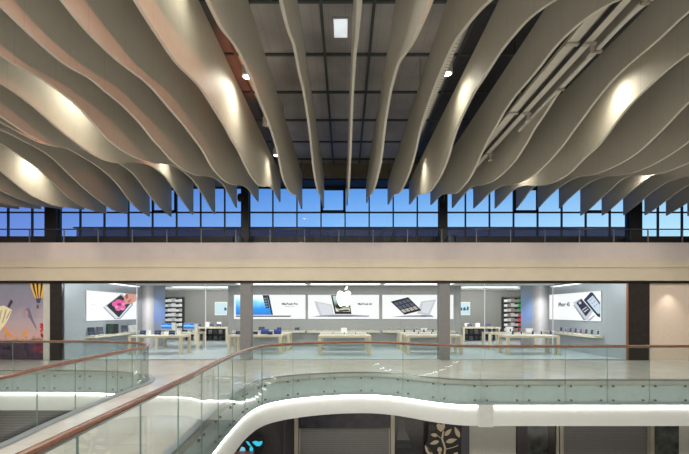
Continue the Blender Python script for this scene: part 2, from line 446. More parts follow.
# ================================================================= CEILING FINS
R = {  # bottom edges: points (px, py) followed along the photographed edge
 1: [(431.3,0),(423.4,19.4),(414.6,38.8),(405.8,52.9),(397.8,65.2),(393.5,80),(390.8,91),(385.5,123),(382.5,150),(380.2,166.4),(376.7,180.5),(373.2,191),(371.0,194.4),(369,195.2),(366.6,203.4)],
 2: [(491.1,0),(482.3,7.9),(473.5,17.6),(466.4,26.4),(459.4,35.2),(452.3,46.7),(446.2,60),(437.6,80),(428.7,103.5),(425.2,114),(420.7,128),(418.1,140.5),(414.6,155.9),(409.3,173.5),(404,185.8),(399.6,192.9),(395.2,194),(392.6,196.4),(388.5,203.4)],
 3: [(555.4,0),(545.7,6.2),(533.4,15),(524.6,22.9),(514,35.2),(505.2,45.8),(496.4,58.1),(489.3,69.6),(482.3,80.6),(475.2,91),(468.2,104.4),(462.9,115),(457.6,128),(453.2,140.5),(449.8,154),(444.5,168),(439.3,178.8),(432.2,189.3),(426,193.7),(421.6,194),(416.3,196.5),(409.6,204.4)],
 4: [(616.5,0.9),(604.2,7),(589,16.5),(572.4,30),(554.7,47.6),(540.6,66),(528,81.5),(519.3,91),(510.5,102.6),(503.4,113.2),(497.3,124.6),(491,135),(487.6,141.8),(482.3,152.3),(477,164.7),(471.7,175.2),(466.4,183.2),(459.4,191),(452.3,194.3),(447,194),(440,196),(431.6,204)],
 5: [(651.8,0),(639.5,8.8),(627.1,20.3),(614.8,32.6),(602.5,45.8),(588.4,60.8),(570.8,79.3),(559.8,91),(552.8,101.7),(543.9,115.8),(535.2,128),(528.5,140.5),(522.8,149.7),(515.7,160.3),(506.9,170),(498,177.9),(491,182.3),(482.3,185),(475.2,185.8),(469.9,188.5),(462.9,195.5),(453.2,207.3)],
 6: [(688.8,11.5),(674.7,24.7),(660.6,37.9),(646.5,50.2),(632.4,61.7),(613.9,79.3),(600.7,94.7),(591.9,106),(583,118.5),(574.3,130),(569,137.8),(559.8,149.7),(552.8,157.6),(544,166.4),(535.2,174.4),(526.3,179.6),(517.5,183.2),(510.5,185),(503.4,185.6),(496.4,188.5),(487.6,194.8),(482.3,200),(474.7,207.5)],
 7: [(688.8,53.7),(673,65.2),(657.1,79.3),(639.5,95.5),(627.1,108.8),(616.6,122),(607.8,134.3),(595.4,149.3),(590.1,153.2),(579.6,163.5),(569,174.0),(559.8,179.5),(552.8,183),(545.7,185),(538.7,185.8),(531.6,185.6),(524.6,185.6),(519.3,187),(512.2,191),(507,196.2),(496.4,207.5)],
 8: [(688.8,102.6),(678.3,113.2),(667.7,124.6),(655.3,137),(639.5,151.3),(625.4,161),(613,167.3),(600.7,172.6),(590.1,175.2),(579.6,175.8),(569,175.4),(560,176.8),(550,180),(535.2,186.2),(531.6,189),(524.6,198),(518,207.5)],
 9: [(688.8,141.8),(678.3,149.7),(664.2,158.5),(650,166.4),(639.5,170.8),(628.9,173.8),(620,175.2),(609.5,175.8),(595.4,175.7),(584.9,175.9),(576,177.6),(569,181),(559.8,187),(552.8,193),(545.7,200),(539.4,207.5)],
 10:[(688.8,162.9),(674.7,169),(664.2,172.5),(655.3,174.4),(640,175.6),(627,176),(616.6,176),(606.9,176.6),(599,178.2),(590,182.3),(579.6,189.5),(569,198.5),(560.7,208)],
 11:[(688.8,176.3),(670,175),(655,174.5),(640,175.3),(627,176.8),(621.9,179.4),(613,187.6),(602.5,196.9),(591.9,207),(582.2,215)],
 12:[(688.8,174.4),(675,173),(660,173.3),(653.6,175),(644.8,180.5),(634.2,188.6),(623.6,197.5),(611.3,208.7),(602.8,215.3)],
 13:[(688.8,175.2),(680,178),(668,182),(662.4,185.2),(653.6,191),(644.8,198.2),(634.2,207),(624.5,214.9)],
 14:[(688.8,185),(676.5,192.9),(665.9,200.8),(653.6,209.8),(645.5,215)],
 15:[(688.8,202),(674.7,210.6),(666.8,215.6)],
 16:[(700,208.5),(688.2,216)],
 -1:[(280.8,0),(284.3,15.9),(288.7,31.7),(294,45.8),(297.5,63.4),(300.2,77.5),(302.8,87),(307.2,114),(311.6,150.3),(313.4,168.2),(316,184),(318.7,193),(320.6,195.8),(322.8,205)],
 -2:[(206.9,0),(212.2,10.6),(219.6,25.5),(228.4,37),(234,44),(239.4,52.9),(243.8,62.6),(252.6,80.6),(257.9,96.4),(263.2,108.8),(269.3,124.6),(273.7,138.5),(278,154),(280.8,170),(284.3,182.3),(287.8,189.3),(292.2,194.3),(295.8,195),(298.0,198),(300.9,207)],
 -3:[(134.7,0),(143.5,14),(152.3,28.2),(162.9,44),(171.7,57.3),(180.5,67.8),(191,77.5),(203.4,92),(210.4,103.5),(217.5,115),(224.5,126),(230.5,138),(236.7,148),(244.7,164.7),(250.8,176),(257,184),(263.2,186.9),(267.6,186.3),(271,187.5),(274.6,192),(279.1,200.6)],
 -4:[(61.7,0),(70.5,11.5),(81,24.7),(91.6,36),(102.2,46.7),(112.8,56.6),(120.6,63.4),(131,71),(141.7,78.9),(152.3,88.5),(162.9,100.8),(173.4,113.2),(184,125.5),(192.8,137.3),(201.6,149),(208.7,162),(215.7,172.6),(222.8,179.6),(229.8,183.6),(235,185),(240,185.2),(243.5,186),(249,190),(253.5,195.6),(257.3,200.6)],
 -5:[(0,5.3),(14,19.4),(28.2,32.6),(42.3,45.8),(56.4,58),(68.7,67),(81,73.6),(92.5,80.3),(105.7,92),(119.8,103),(131,114),(141.7,125.5),(152.3,139.3),(162.9,150.6),(171.7,161),(178.7,166.4),(187.5,171.7),(196.3,175.2),(205.2,176),(214,178),(222.8,184.4),(227,191),(235.5,207)],
 -6:[(0,54.6),(10.6,62.6),(21,67.8),(31.7,73),(38.8,77),(52.9,86.7),(67,97.3),(77.5,106),(88,117.6),(98.7,130),(109.3,141.2),(119.8,149.2),(134.7,157.6),(145.2,161),(154,163.4),(162.9,164),(173.4,165.7),(182.2,170.5),(191,178.2),(199.9,190),(213.7,213.5)],
 -7:[(0,83),(10.6,89.4),(21,97.3),(35.2,107.9),(45.8,117.6),(56.4,127.3),(67,136),(77.5,144),(85,149.7),(93.4,155),(104,160.3),(112.8,162.4),(119.8,163.0),(136.4,162.8),(145.2,164),(154,167.8),(162.9,174.6),(171.7,185.8),(180.5,198),(192,214.2)],
 -8:[(0,115.8),(17.6,128),(35.2,138.5),(49.3,145),(65.2,148),(80,150),(99.6,153),(110,157.5),(118.8,163.3),(129.4,170.4),(140,182.3),(148.8,194.6),(159.3,206.8),(170.4,216.3)],
 -9:[(0,122),(20,133),(35,141),(50,145.8),(65.2,147.6),(75.8,153.2),(88,160.3),(98.7,167.3),(109.3,176),(119.8,187.4),(127,197.5),(136.4,208),(148.8,216.3)],
 -10:[(0,129.9),(10.6,134.3),(21,140),(35.2,147),(49.3,155.9),(60,165.5),(70.5,176),(81,185.8),(91.6,194.8),(105.7,205.5),(112.8,209.8),(127,214)],
 -11:[(0,143.5),(21,156.7),(35.2,166.4),(47.6,177.9),(60,190),(70.5,199),(84.6,207.6),(95,211.2),(105.3,213)],
 -12:[(0,170.8),(17.6,185.5),(35,198),(52.9,205.4),(70,208),(83.5,209.5)],
 -13:[(0,190),(17.6,198.5),(35.2,204.8),(52.9,208),(61.9,209)],
 -14:[(0,202.6),(17.6,206.6),(40,209)],
 -15:[(0,207),(18.2,209)],
 -16:[(-14,208),(-3.6,209)],
}
DE = 19.6
XR, XL = 21.41*DE/F, 21.78*DE/F
PROF = {}
DS = np.arange(3.0, DE+1e-6, 0.1)
for side, w in ((1, XR), (-1, -XL)):
    prev = None
    for k in range(1, 17):
        X = abs(k*w)
        P = []
        for px, py in R[k*side]:
            d = X*F/abs(px-CX); P.append((d, EYE+(CY-py)*d/F))
        P.sort()
        if abs(P[-1][0]-DE) < 0.7: P[-1] = (DE, P[-1][1]*1.0)
        Q = [P[0]]
        for p in P[1:]:
            if p[0]-Q[-1][0] > 0.12: Q.append(p)
        if Q[-1][0] < DE: Q.append((DE, Q[-1][1]))
        d0, z0 = Q[0]
        near = []
        if d0 > 3.3:
            if prev is None: near = [(3.0, z0-0.15)]
            else:
                zp = float(np.interp(d0, DS, prev))
                near = [(float(d), float(z) + (z0-zp)*math.exp(-(d0-d)/2.0)) for d, z in zip(DS[::5], prev[::5]) if d < d0-0.4]
        Q = near + Q
        z = pchip([q[0] for q in Q], [q[1] for q in Q], DS)
        kern = np.exp(-0.5*(np.arange(-4,5)/1.6)**2); kern /= kern.sum()
        zp = np.convolve(np.r_[[z[0]]*4, z, z[-1]+(z[-1]-z[-2])*np.arange(1,5)], kern, 'valid')
        PROF[k*side] = zp; prev = zp
PROF[0] = (PROF[1]+PROF[-1])/2
TOPS = {1: EYE + 6.0, 0: EYE + 6.2, -1: EYE + 6.4}
TH = 0.06
for k in range(-16, 17):
    X = k*XR if k > 0 else (k*XL if k < 0 else 0.0)
    vs, fs = [], []
    TOP = TOPS[(k > 0) - (k < 0)]
    zb = np.minimum(PROF[k], TOP - 0.2)
    for i, d in enumerate(DS):
        x = X
        vs += [(x-TH/2, d, zb[i]), (x+TH/2, d, zb[i]), (x+TH/2, d, TOP), (x-TH/2, d, TOP)]
    for i in range(len(DS)-1):
        b = 4*i
        for j in range(4): fs.append((b+j, b+(j+1) % 4, b+4+(j+1) % 4, b+4+j))
    fs += [(0,3,2,1), tuple(4*(len(DS)-1)+j for j in range(4))]
    if k == 0: lab = 'narrow beige ceiling fin seen edge-on at the centre of the row'
    else: lab = 'beige wavy ceiling fin hanging %s to the %s of the central edge-on fin' % (ORD[abs(k)], 'right' if k > 0 else 'left')
    loc = (X if k else 0.16, 11.0, TOP)
    q = MB().add([(v[0]+(0.16 if k == 0 else 0), v[1], v[2]) for v in vs], fs)
    o = q.build('ceiling_fin', M_fin, None, loc, smooth=True)
    tag(o, lab, 'ceiling fin', 'wavy ceiling fins')
    if k == 0: o.rotation_euler.z = math.radians(0.55)
    for d in (4.5, 7.8, 19.3):
        MB().tube([(loc[0], d, TOP-0.02), (loc[0], d, 9.16)], 0.012, 6).build('hanger', M_dark, o, (loc[0], d, TOP))

# downlights between the fins
def spot(loc, tgt, e, col=(1,0.93,0.78), ang=70, blend=0.7, size=0.05):
    l = bpy.data.lights.new('spot', 'SPOT'); l.energy = e; l.color = col; l.spot_size = math.radians(ang); l.spot_blend = blend; l.shadow_soft_size = size
    o = bpy.data.objects.new('spot_lamp', l); COL.objects.link(o); o.location = loc
    o.rotation_euler = (Vector(tgt)-Vector(loc)).to_track_quat('-Z', 'Y').to_euler()
    return o
M_can = mat('downlight_can', (0.55, 0.53, 0.48), 0.5)
M_lens = mat('downlight_lens', (1,1,1), 0.3, emit=(1, 0.96, 0.88), es=14)
M_lens0 = mat('downlight_lens_off', (0.5,0.5,0.48), 0.2)
def can(x, d, z, on, lab):
    t = thing('downlight', lab, 'downlight', (x, d, z), 'downlights between the fins'); c = wloc(t)
    MB().lathe([(0.12,0.0),(0.135,0.02),(0.13,0.22),(0.10,0.32),(0.04,0.36),(0.0,0.36)], c, 18).build('housing', M_can, t, c, smooth=True)
    MB().lathe([(0.0,-0.015),(0.07,-0.012),(0.112,0.004),(0.112,0.01),(0,0.01)], c, 18).build('lens', M_lens if on else M_lens0, t, c, smooth=True)
    MB().tube([(x, d, z+0.3), (x, d, 9.16)], 0.018, 8).build('stem', M_dark, t, c)
can(-2.5, 10.7, Z_(77,10.7), True, 'lit round downlight between the second and third fins left of centre, nearest of its row')
can(2.47, 10.2, Z_(74,10.2), True, 'lit round downlight between the second and third fins right of centre')
can(-2.5, 13.35, Z_(125.5,13.35), False, 'unlit round downlight between the second and third fins left of centre')
can(-2.62, 16.0, Z_(155.5,16.0), True, 'lit round downlight deepest between the second and third fins left of centre')
for X, d, e in ((-XL*3+0.45, 11.1, 105), (-XL*3+0.5, 16.45, 190), (XR*3-0.5, 15.8, 200), (XR*3-0.42, 10.4, 90), (-XL*7+0.42, 10.9, 190), (-XL*7+0.42, 16.4, 130),
                (XR*7-0.42, 10.6, 160), (XR*7-0.42, 16.2, 170), (-XL*12+0.42, 16.3, 300), (XR*12-0.42, 16.5, 300)):
    s = 1 if X < 0 else -1
    spot((X, d, 8.35 if X < 0 else 8.02), (X - s*0.22, d, 5.2), e*0.85, ang=110, blend=1.0, size=0.12)
for X, d, e in ((-XL*2.5, 11.3, 120), (XR*2.5, 10.8, 60), (-XL*6.5, 10.9, 100), (XR*6.5, 10.6, 70), (-XL*11.5, 16.2, 80), (XR*11.5, 16.4, 60), (-XL*2.5, 7.5, 60), (-XL*6.55, 16.2, 30), (XR*6.55, 16.2, 30)):  # added wide fill around the downlights, no fittings of its own
    s = 1 if X < 0 else -1
    spot((X, d, 8.3 if X < 0 else 8.0), (X - s*0.12, d, 5.2), e, ang=165, blend=1.0, size=0.1)
# orange floodlights aimed at the roof and fins on the left
for d, e in ((10.9, 26), (11.7, 34), (12.5, 40), (13.4, 26)): spot((-2.8, d, 8.45), (-2.85, d, 9.15), e, (1,0.25,0.08), 100, 0.9)
spot((-8.4, 12.6, 8.2), (-9.2, 12.8, 5.2), 160, (1,0.25,0.12), 100, 1.0)
spot((-6.4, 15.0, 8.3), (-7.2, 15.4, 5.2), 60, (1,0.3,0.15), 90, 1.0)
spot((6.5, 0.6, 3.7), (-6.5, 7.5, 6.6), 2600, (1,0.36,0.22), 50, 0.8, 0.12)

# glowing panel added for a bright rectangle in the roof glazing
t = thing('roof_glow_panel', 'square white panel glowing above the central fin', 'ceiling light', (-0.12, 10.4, 9.15)); c = wloc(t)
MB().box(-0.28, 0.05, 10.1, 10.75, 9.10, 9.16).build('diffuser', mat('roof_glow', (1,1,1), 0.5, emit=(0.82,0.92,1), es=0.62, var=0.5, scale=3), t, c)
MB().box(-0.31, 0.08, 10.07, 10.78, 9.12, 9.155).build('frame', mat('roof_glow_frame', (0.3,0.3,0.3), 0.5), t, c)

# perforated cable trays slung beside the second fins
for x, z, d0, d1, lab in ((2.085, 7.13, 6.2, 12.0, 'narrow perforated cable tray beside the second fin right of centre'), (-2.12, 7.33, 9.0, 14.6, 'narrow perforated cable tray beside the second fin left of centre')):
    t = thing('cable_tray', lab, 'cable tray', (x, (d0+d1)/2, z), 'cable trays beside the fins'); c = wloc(t)
    MB().box(x-0.04, x+0.04, d0, d1, z, z+0.015).build('tray_base', mat('tray_paint', (0.58,0.54,0.44), 0.5, seam=(1, 0.11, 0.03), seam_dark=0.5), t, c)
    MB().box(x-0.046, x-0.04, d0, d1, z, z+0.05).build('side_lip', M_can, t, c); MB().box(x+0.04, x+0.046, d0, d1, z, z+0.05).build('side_lip', M_can, t, c)
    for d in (d0+0.3, d1-0.3): MB().tube([(x, d, z+0.01), (x, d, 9.16)], 0.008, 6).build('hanger', M_dark, t, c)

# twin service beam and the slim pipe between the fourth and fifth fins on the right
t = thing('service_beam', 'pale twin-rail service beam with clamps above the fourth and fifth right fins', 'beam', (4.45, 11, 7.2)); c = wloc(t)
for dx in (-0.14, 0.14):
    MB().box(4.45+dx-0.10, 4.45+dx+0.10, 6.0, 15.6, 7.20, 7.27).build('rail', mat('beam_paint', (0.58,0.55,0.46), 0.5), t, c)
MB().box(4.44, 4.46, 6.0, 15.6, 7.1, 7.2).build('gap_strip', M_dark, t, c)
for d in (8.0, 10.8, 13.6):
    q = MB().box(4.2, 4.76, d-0.05, d+0.05, 7.16, 7.20).box(4.66, 4.72, d-0.04, d+0.04, 7.0, 7.2).box(4.63, 4.75, d-0.07, d+0.07, 6.97, 7.0)
    q.build('clamp', mat('clamp_steel', (0.45,0.42,0.36), 0.5), t, c)
for d in (6.5, 11.0, 15.2):
    MB().tube([(4.45, d, 7.25), (4.45, d, 9.16)], 0.02, 6).build('hanger', M_dark, t, c)
t = thing('slim_pipe', 'slim white pipe running beside the fifth fin on the right', 'pipe', (4.92, 9, 7.1)); c = wloc(t)
MB().tube([(4.92, 5.5, 7.22), (4.92, 11.9, 7.22)], 0.045, 10).build('pipe', mat('pipe_paint', (0.62,0.6,0.53), 0.5), t, c, smooth=True)
for d in (6.9, 8.2, 9.6):
    MB().box(4.86, 5.0, d-0.03, d+0.03, 7.14, 7.19).build('bracket', mat('bracket_paint', (0.35,0.28,0.22), 0.5), t, c)

# ================================================================= BALUSTRADES
def balustrade(path, label, name='glass_balustrade', view=lambda x, y: True):
    t = thing(name, label, 'balustrade', (path[0][0], path[0][1], 0)); c = wloc(t)
    prof = [(0.05*math.cos(a), 0.034*math.sin(a)) for a in [2*PI*k/14 for k in range(14)]]
    MB().sweep([(x, y, 1.05) for x, y in path], prof).build('handrail', M_wood, t, c, smooth=True)
    MB().sweep([(x, y, 1.008) for x, y in path], [(-0.02,-0.012),(0.02,-0.012),(0.02,0.012),(-0.02,0.012)]).build('rail_channel', M_steel, t, c)
    MB().sweep([(x, y, 0.02) for x, y in offset(path, 0.11)], [(-0.07,-0.02),(0.07,-0.02),(0.07,0.02),(-0.07,0.02)]).build('base_strip', mat('base_strip_metal', (0.33,0.36,0.37), 0.35, metal=0.5), t, c)
    P = np.array(path); s = np.r_[0, np.cumsum(np.hypot(*np.diff(P, axis=0).T))]
    npan = int(round(s[-1]/1.25)); step = s[-1]/npan
    at = lambda q: (float(np.interp(q, s, P[:,0])), float(np.interp(q, s, P[:,1])))
    for i in range(npan):
        a, b = i*step+0.008, (i+1)*step-0.008
        sub = [at(a+(b-a)*k/6) for k in range(7)]
        g = MB().wallstrip(sub, -0.72, 1.0, 0.014, 0, 1).build('glass_panel', [M_glass, M_edge], t, (sub[0][0], sub[0][1], 0))
        mx, my = sub[3]
        if not view(mx, my): continue
        for u in (0.14, 0.86):
            for z in (-0.16, -0.58):
                x, y = at(a+(b-a)*u); x1, y1 = at(a+(b-a)*u+0.02)
                tx, ty = x1-x, y1-y; L = math.hypot(tx, ty); nx, ny = -ty/L, tx/L
                MB().tube([(x-nx*0.015, y-ny*0.015, z), (x+nx*0.03, y+ny*0.03, z)], 0.03, 10).build('bolt', M_bolt, g, (x, y, z))
    return t
balustrade(pR, 'glass balustrade with brown handrail around the large opening, running past the camera and across',
           view=lambda x, y: y > 3.5 and x < 11.5)
balustrade(pL, 'glass balustrade with brown handrail around the smaller opening behind the walkway', view=lambda x, y: y > 6 and x > -13)

# ================================================================= STOREFRONT LINE
DS_ = 18.0
XS = lambda px: X_(px, DS_)
HEAD = 3.3
# outer walls
struct('wall_storefront_right', MB().box(XS(648), WX, 18, 18.3, 0, HEAD), M_beige)
struct('wall_storefront_left', MB().box(-WX, XS(51), 18.02, 18.3, 0, HEAD), mat('left_shop_wall', (0.5,0.48,0.42), 0.5))
trim(MB().box(XS(44.2), XS(51.5), 17.94, 18.02, 0, HEAD), mat('pale_pilaster', (0.50,0.49,0.43), 0.5))
trim(MB().box(XS(51.5), XS(63.5), 17.9, 18.0, 0, HEAD), M_bpil)
trim(MB().box(XS(627), XS(648), 17.9, 18.0, 0, HEAD), M_bpil)
trim(MB().box(XS(626.3), XS(627), 17.9, 18.0, 0, HEAD), mat('copper_edge', (0.25,0.11,0.05), 0.4, metal=0.4))
trim(MB().box(XS(240.6), XS(251), 17.92, 18.4, 0, HEAD), M_pier)
trim(MB().box(XS(439.2), XS(449.6), 17.92, 18.4, 0, HEAD), M_pier)
trim(MB().box(XS(63.5), XS(627), 17.96, 18.06, 0.0, 0.03), M_steel)
# glass front: one window per bay, panes meet at pale vertical joints
for i, (a, b, js) in enumerate(((63.5, 240.6, (136.8, 205.5)), (251, 439.2, ()), (449.6, 626.2, (484.8, 553)))):
    r = thing('window_%d' % (6+i), None, None, (XS((a+b)/2), DS_, 0)); r['kind'] = 'structure'
    e = [a] + list(js) + [b]
    for u, v in zip(e[:-1], e[1:]):
        MB().box(XS(u)+0.012, XS(v)-0.012, 18.0, 18.015, 0.03, HEAD).build('pane', [M_sglass], r, (XS(u), DS_, 0))
    for j in js:
        MB().box(XS(j)-0.014, XS(j)+0.014, 17.99, 18.04, 0.03, HEAD).build('window_frame', mat('pale_joint', (0.6,0.64,0.66), 0.3), r, (XS(j), DS_, 0))

# ---------------------------------------------------------------- inside the shop
SX, SB, AB = 12.05, 24.9, 31.0
struct('floor_shop', MB().box(-16, 16, 18.06, AB+0.2, -0.1, 0.004), M_sfloor)
struct('ceiling_shop', MB().box(-16, 16, 18.1, AB+0.2, 3.6, 3.75), M_sceil)
struct('wall_shop_left', MB().box(-SX-0.25, -SX, 18.03, SB, 0, 3.6), M_swall)
struct('wall_shop_right', MB().box(SX, SX+0.25, 18.03, SB, 0, 3.6), M_swall)
struct('wall_shop_back', MB().box(-6.95, 6.85, SB, SB+0.3, 0, 3.6), M_swallx)
M_washed = gradmat('painted_wash_steel', [(0.0,(0.40,0.39,0.39)),(0.5,(0.85,0.80,0.82)),(1.0,(0.40,0.40,0.41))], 0, -0.4, 0.4, es=0.0)  # bright band of wall-wash light painted into the colour
for s, (a, b, c_) in ((-1, (136.5, 154, 165)), (1, (549.5, 532.3, 521))):
    xs = [X_(p, SB) for p in (a, b, c_)]
    x_edge = s*16
    m0, m1 = sorted((s*(SX+0.02), xs[1]))
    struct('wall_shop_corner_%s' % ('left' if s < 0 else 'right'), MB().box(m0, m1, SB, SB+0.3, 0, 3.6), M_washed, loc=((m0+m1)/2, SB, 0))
    u0, u1 = sorted((xs[1], xs[2]))
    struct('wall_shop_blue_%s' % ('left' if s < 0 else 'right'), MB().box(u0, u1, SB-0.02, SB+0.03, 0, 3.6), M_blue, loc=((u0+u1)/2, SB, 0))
    struct('wall_alcove_side_%s' % ('left' if s < 0 else 'right'), MB().box(s*14.8, s*15, SB+0.3, AB, 0, 3.6), M_swall)
    struct('wall_alcove_return_%s' % ('left' if s < 0 else 'right'), MB().box(s*5.6, s*5.8, SB+0.3, AB, 0, 3.6), M_swall)
struct('wall_alcove_back', MB().box(-16, 16, AB, AB+0.2, 0, 3.6), mat('alcove_wall', (0.28,0.275,0.26), 0.5, metal=0.2, var=0.03, seam=(0,1.5,0.02), seam_dark=0.8))

def light_box(x0, x1, y0, y1, z, lab):
    t = thing('ceiling_light', lab, 'ceiling light', ((x0+x1)/2, (y0+y1)/2, z), 'shop ceiling lights'); c = wloc(t)
    MB().box(x0, x1, y0, y1, z-0.03, z+0.0).build('diffuser', M_light, t, c)
    MB().box(x0-0.04, x1+0.04, y0-0.04, y1+0.04, z-0.012, z+0.01).build('frame', M_alu, t, c)
light_box(-5.9, -2.2, 22.6, 23.7, 3.6, 'long white ceiling light above the lightbox with the blue laptop screen')
light_box(-1.9, 1.9, 22.6, 23.7, 3.6, 'long white ceiling light above the lightbox behind the hanging fruit emblem')
light_box(2.2, 5.9, 22.6, 23.7, 3.6, 'long white ceiling light above the lightbox with the tilted keyboard laptop')
light_box(-10.6, -7.2, 25.6, 26.2, 3.6, 'white ceiling light over the deep alcove with white box shelves')
light_box(7.2, 10.6, 25.6, 26.2, 3.6, 'white ceiling light over the deep alcove with coloured box shelves')
for s, lab in ((-1, 'slim wall light above the flower tablet lightbox'), (1, 'slim wall light above the twin phones lightbox')):
    t = thing('wall_light', lab, 'wall light', (s*(SX-0.1), 21.7, 3.42), 'shop wall lights'); c = wloc(t)
    MB().box(s*SX, s*(SX-0.16), 21.4, 24.3, 3.49, 3.52).build('diffuser', M_light, t, c)
    MB().box(s*SX, s*(SX-0.18), 21.4, 24.3, 3.52, 3.56).build('housing', M_alu, t, c)

# ---------------------------------------------------------------- lightboxes (flat backlit prints)
class Fr:
    def __init__(s, o, u, w, h): s.o, s.u, s.w, s.h = Vector(o), Vector(u), w, h; s.n = s.u.cross(Vector((0,0,1)))
    def p(s, a, b, c=0): return s.o + s.u*(a*s.w) + Vector((0,0,b*s.h)) + s.n*c
def text_mesh(txt, size, name, m, fr, a, b, c, parent, loc, align='CENTER'):
    cu = bpy.data.curves.new('txt', 'FONT'); cu.body = txt; cu.size = size; cu.align_x = align; cu.align_y = 'CENTER'; cu.offset = size*0.035
    ob = bpy.data.objects.new('txt', cu); COL.objects.link(ob)
    dg = bpy.context.evaluated_depsgraph_get()
    me = bpy.data.meshes.new_from_object(ob.evaluated_get(dg)); bpy.data.objects.remove(ob)
    vs = [fr.p(a, b, c) + fr.u*v.co.x + Vector((0,0,1))*v.co.y for v in me.vertices]
    fs = [tuple(p.vertices) for p in me.polygons]
    return MB().add(vs, fs).build(name, m, parent, loc)
def ell(cx, cy, rx, ry, n=20, rot=0):
    out = []
    for k in range(n):
        x, y = rx*math.cos(2*PI*k/n), ry*math.sin(2*PI*k/n)
        out.append((cx + x*math.cos(rot) - y*math.sin(rot), cy + x*math.sin(rot) + y*math.cos(rot)))
    return out
def lightbox(label, fr, layers, name='lightbox', es=1.0, bg=(1,1,1)):
    loc = fr.p(0.5, 0.0, 0)
    t = thing(name, label, 'lightbox', loc)
    q = MB().prism([fr.p(0,0,0.0), fr.p(1,0,0.0), fr.p(1,1,0.0), fr.p(0,1,0.0)], fr.n*0.05)
    q.build('casing', M_alu, t, loc)
    e = 0.012
    q = MB().poly([fr.p(e/3,e,0.053), fr.p(1-e/3,e,0.053), fr.p(1-e/3,1-e,0.053), fr.p(e/3,1-e,0.053)])
    pic = q.build('picture', lit('print_white_%d' % int(es*100), bg, es), t, loc)
    for i, (nm, m, polys) in enumerate(layers):
        q = MB()
        for pl in polys: q.poly([fr.p(a, b, 0.056+0.0025*i) for a, b in pl])
        q.build(nm, m, pic, loc)
    return t, pic, loc
c_ = lambda *v: tuple(x/255 for x in v)
def sr(*v):  # sRGB 0-255 -> linear
    return tuple((x/255/12.92 if x/255 <= 0.04045 else ((x/255+0.055)/1.055)**2.4) for x in v)
L_blk = lit('print_black', sr(28,28,34)); L_grey = lit('print_grey', sr(150,152,165)); L_lgrey = lit('print_pale_grey', sr(205,208,216))
L_mid = lit('print_mid_grey', sr(95,98,112)); L_pale = lit('print_shadow', sr(225,226,232)); L_w = lit('print_bright', (1,1,1), 1.0)
L_pink = lit('print_pink', sr(235,105,170)); L_dpink = lit('print_deep_pink', sr(150,20,80)); L_lpink = lit('print_light_pink', sr(248,160,200))
L_skin = lit('print_skin', sr(222,160,145)); L_dskin = lit('print_skin_shade', sr(170,85,75)); L_leaf = lit('print_dark_leaf', sr(40,52,50))
L_blue = gradmat('print_sea', [(0.0,sr(15,70,140)),(0.45,sr(25,125,205)),(0.75,sr(120,185,225)),(1.0,sr(215,230,240))], 2, 0.1, 1.3, es=0.9)

# centre-left: laptop with a blue screen, seen from the side
YB = SB - 0.055
def bfr(px0, px1):
    d = SB; x0, x1 = X_(px0, d), X_(px1, d)
    return Fr((x0, SB-0.002, Z_(319.2, d)), (1,0,0), x1-x0, (Z_(294.7,d)-Z_(319.2,d)))
fa = bfr(234, 305.8)
U = lambda px: (px-234)/71.8
V = lambda py: (319.2-py)/24.5
t, pic, loc = lightbox('white lightbox with a blue laptop screen, partly hidden by the pier', fa, [
    ('laptop_screen', L_blue, [[(U(236),V(314.9)),(U(272.6),V(314.9)),(U(268.4),V(295.2)),(U(236),V(295.2))]]),
    ('laptop_bezel', L_blk, [[(U(271.8),V(314.9)),(U(273.2),V(314.9)),(U(269.2),V(295.2)),(U(267.2),V(295.2))]]),
    ('dark_dock', lit('print_dock', sr(45,48,62)), [[(U(266),V(308.5)),(U(269.6),V(308)),(U(267.2),V(295.2)),(U(262.6),V(295.2))]]),
    ('dock_icons', L_grey, [[(U(264.2+k*.5),V(298+k*2.6)),(U(266.6+k*.5),V(297.8+k*2.6)),(U(266.8+k*.5),V(299.2+k*2.6)),(U(264.5+k*.5),V(299.4+k*2.6))] for k in range(4)]),
    ('laptop_base', L_mid, [[(U(236),V(316.9)),(U(290),V(316.9)),(U(292),V(315.6)),(U(272),V(315.5)),(U(236),V(315.5))]]),
    ('subtitle', L_lgrey, [[(U(285),V(306.9)),(U(295),V(306.9)),(U(295),V(306.3)),(U(285),V(306.3))]]),
])
text_mesh('MacBook Pro', 0.17, 'lettering', L_blk, fa, U(290), V(304), 0.075, pic, loc)
# centre: open silver laptop in side view
fb = bfr(307.8, 379.2)
U = lambda px: (px-307.8)/71.4
t, pic, loc = lightbox('white lightbox with a thin open silver laptop, behind the hanging fruit emblem', fb, [
    ('lid_back', L_lgrey, [[(U(320.5),V(316.2)),(U(334),V(315.6)),(U(331.5),V(304.5)),(U(314.5),V(301.2)),(U(317),V(309))]]),
    ('lid_shade', L_pale, [[(U(322),V(315)),(U(333),V(314.8)),(U(330.8),V(305.4)),(U(317.5),V(302.8))]]),
    ('screen_bezel', L_blk, [[(U(335),V(314)),(U(351.5),V(314)),(U(348.5),V(295.2)),(U(331),V(295.2))]]),
    ('screen_picture', gradmat('print_river', [(0,sr(80,70,60)),(0.35,sr(190,180,160)),(0.6,sr(60,75,45)),(1,sr(160,175,180))], 2, 0.2, 1.2, es=0.8),
        [[(U(336),V(311.6)),(U(350.2),V(311.6)),(U(347.8),V(295.9)),(U(332.6),V(295.9))]]),
    ('picture_rocks', L_leaf, [ell(U(339),V(306.5),0.05,0.10), ell(U(346),V(310.4),0.05,0.035), ell(U(341),V(310.8),0.04,0.03)]),
    ('laptop_base', L_grey, [[(U(312),V(316.8)),(U(368),V(316.8)),(U(370),V(315.7)),(U(350),V(314.6)),(U(334),V(314.6)),(U(320),V(315.5))]]),
    ('base_edge', L_mid, [[(U(328),V(316.5)),(U(352),V(316.5)),(U(353),V(316)),(U(328),V(316))]]),
])
